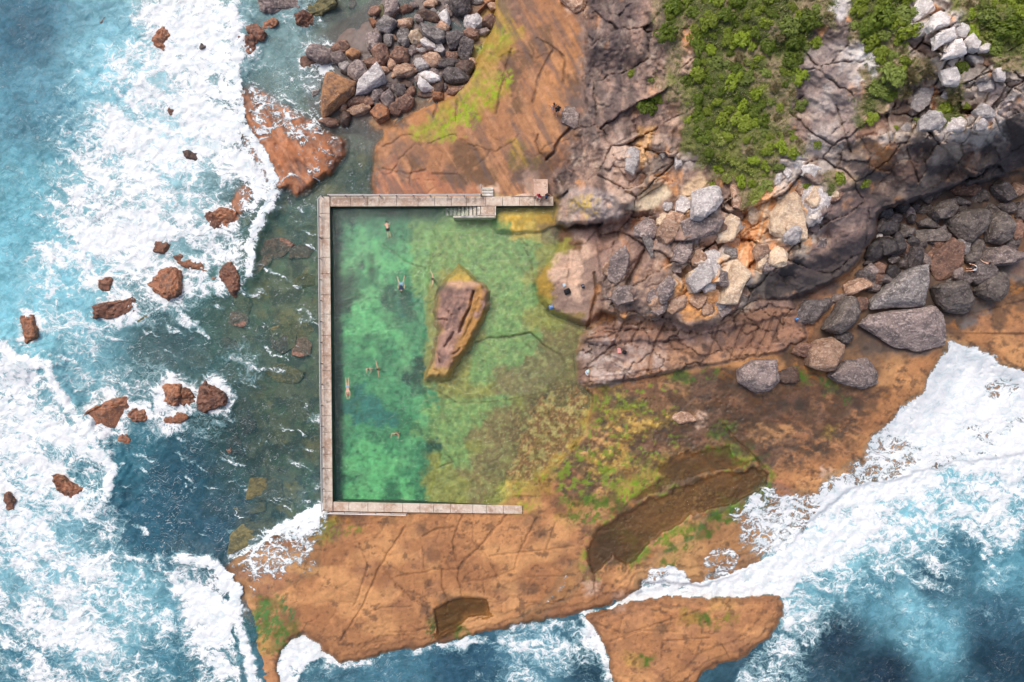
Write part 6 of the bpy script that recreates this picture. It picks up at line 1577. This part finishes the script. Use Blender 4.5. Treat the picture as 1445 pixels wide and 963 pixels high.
person('swimmer in a pink top stretched out face down along the west wall', 490.3, 546.5, W0 - .05, {**arms_fwd, 'knl': (-.14,0,.5), 'anl': (-.17,-.02,.1)}, math.radians(184), lay=(-88, 0), top=CL['pink'], bottom=CL['paleblue'], bikini=True, hair=CL['pink'])
person('dark haired swimmer with one bent arm, alone in the lower part of the pool', 562.5, 610, W0 - 1.30, {'elr': (.42,.02,1.44), 'wrr': (.42,.3,1.42), 'ell': (-.3,.1,1.3), 'wrl': (-.2,.3,1.3)}, math.radians(170), skin=SKIN2, scale=1.05)
person('person in a white shirt bending forward among the boulders of the cove', 1366, 382.5, min(2.0, zs(1366,382)) + .1, {**walk, 'chest': (0,.16,1.25), 'neckb': (0,.26,1.36), 'neck': (0,.3,1.42), 'head': (0,.38,1.5), 'crown': (0,.4,1.59), 'nose': (0,.485,1.49), 'shr': (.19,.2,1.34), 'shl': (-.19,.2,1.34), 'elr': (.3,.42,1.2), 'wrr': (.28,.6,1.05), 'ell': (-.32,.36,1.2), 'wrl': (-.4,.5,1.0)}, math.radians(60), top=CL['white'], bottom=CL['navy'])
person('bare chested person in blue shorts climbing over the boulders of the cove', 1380.5, 374.5, min(2.0, zs(1380,374)) + .1, {**walk, 'elr': (.45,.1,1.3), 'wrr': (.6,.2,1.2), 'ell': (-.45,.0,1.35), 'wrl': (-.65,.1,1.3)}, math.radians(-20), bottom=CL['azure'])

# ---------------------------------------------------------------- bags and towels left on the rocks
def bag(label, px, py, z, w, d_, h_, mat, strap, rot=0.0):
    root = empty('bag', at(px, py, z), rot, label=label, category='bag')
    bm = bmesh.new(); bmesh.ops.create_cube(bm, size=1)
    bmesh.ops.subdivide_edges(bm, edges=bm.edges, cuts=4, use_grid_fill=True)
    for v in bm.verts:
        p = v.co.copy(); t = p.z + .5
        rr = 1 - .35 * t * t; q = Vector((p.x, p.y, 0)); 
        if q.length > .01: q = q * (1 - .22 * max(0, q.length / .5 - 1))
        v.co = Vector((q.x * w * rr, q.y * d_ * rr, t * h_)) + Vector(mnoise.noise_vector(p * 3 + Vector((px, py, 0)))) * .035
    me = bpy.data.meshes.new('sack'); bm.to_mesh(me); bm.free(); me.polygons.foreach_set('use_smooth', np.ones(len(me.polygons), bool)); mobj('sack', me, mat, root)
    bm = bmesh.new(); pts = [Vector((math.cos(a) * w * .32, math.sin(a) * .03, h_ + math.sin(a) * .12 - .02)) for a in [i * math.pi / 6 for i in range(7)]]
    for p, q in zip(pts[:-1], pts[1:]): tube(p, q, .018, bm, 6)
    me = bpy.data.meshes.new('strap'); bm.to_mesh(me); bm.free(); mobj('strap', me, strap, root)
def towel(label, px, py, z, w, d_, mats, rot, cat='towel'):
    bm = bmesh.new(); bmesh.ops.create_grid(bm, x_segments=14, y_segments=10, size=.5)
    for v in bm.verts:
        p = v.co.copy(); zz_ = .07 + .09 * mnoise.noise(p * 5 + Vector((px, 0, 0)))
        v.co = Vector((p.x * w, p.y * d_, max(.015, zz_))) + Vector((mnoise.noise(p * 3 + Vector((0, px, 0))), mnoise.noise(p * 3 + Vector((0, 0, py))), 0)) * .06
    r = bmesh.ops.solidify(bm, geom=bm.faces[:], thickness=.02)
    me = bpy.data.meshes.new('towel'); bm.to_mesh(me); bm.free(); me.polygons.foreach_set('use_smooth', np.ones(len(me.polygons), bool))
    for m_ in mats: me.materials.append(m_)
    if len(mats) > 1:
        for p in me.polygons: p.material_index = int((p.center.x / w + .5) * 6) % len(mats)
    o = link(bpy.data.objects.new('towel', me), None, label=label, category=cat); o.location = at(px, py, z); o.rotation_euler = (0, 0, rot)
bag('black rounded bag lying on the low brown rock lobe beside the pool', 800.5, 411.5, zs(800,411), .62, .55, .4, CL['black'], CL['black'], .4)
bag('blue bag near the water edge of the low brown rock lobe', 778, 433.5, zs(778,433), .5, .42, .32, plain('cloth_sky', (96,140,196), .8), CL['white'], .2)
bag('small blue and white bag on brown rock right of the black bag', 822.5, 404.5, zs(822,404), .3, .42, .3, CL['navy'], CL['white'], .1)
towel('small pale blue towel just above the black bag', 796.3, 402.5, zs(796,402), .32, .3, [CL['paleblue'], CL['white']], .3)
towel('crumpled pink cloth on the jointed ledge', 873.5, 495, zs(873.5,495), .36, .5, [plain('cloth_rose', (226,158,150), .85)], .1, 'cloth')
bag('black bag on the jointed ledge right of the crumpled pink cloth', 881, 497.3, zs(881,497), .36, .42, .42, CL['black'], CL['black'], 1.2)
towel('white and blue striped towel at the outer corner of the jointed ledge', 830.2, 525.5, zs(830,525), .62, .55, [CL['white'], CL['paleblue'], CL['white'], plain('cloth_mint', (150,210,190), .85)], .5)
bag('small blue bag on the dark flat boulder at the cliff foot', 1124, 450.5, zs(1124,450) + .35, .36, .3, .26, CL['azure'], CL['white'], .2)
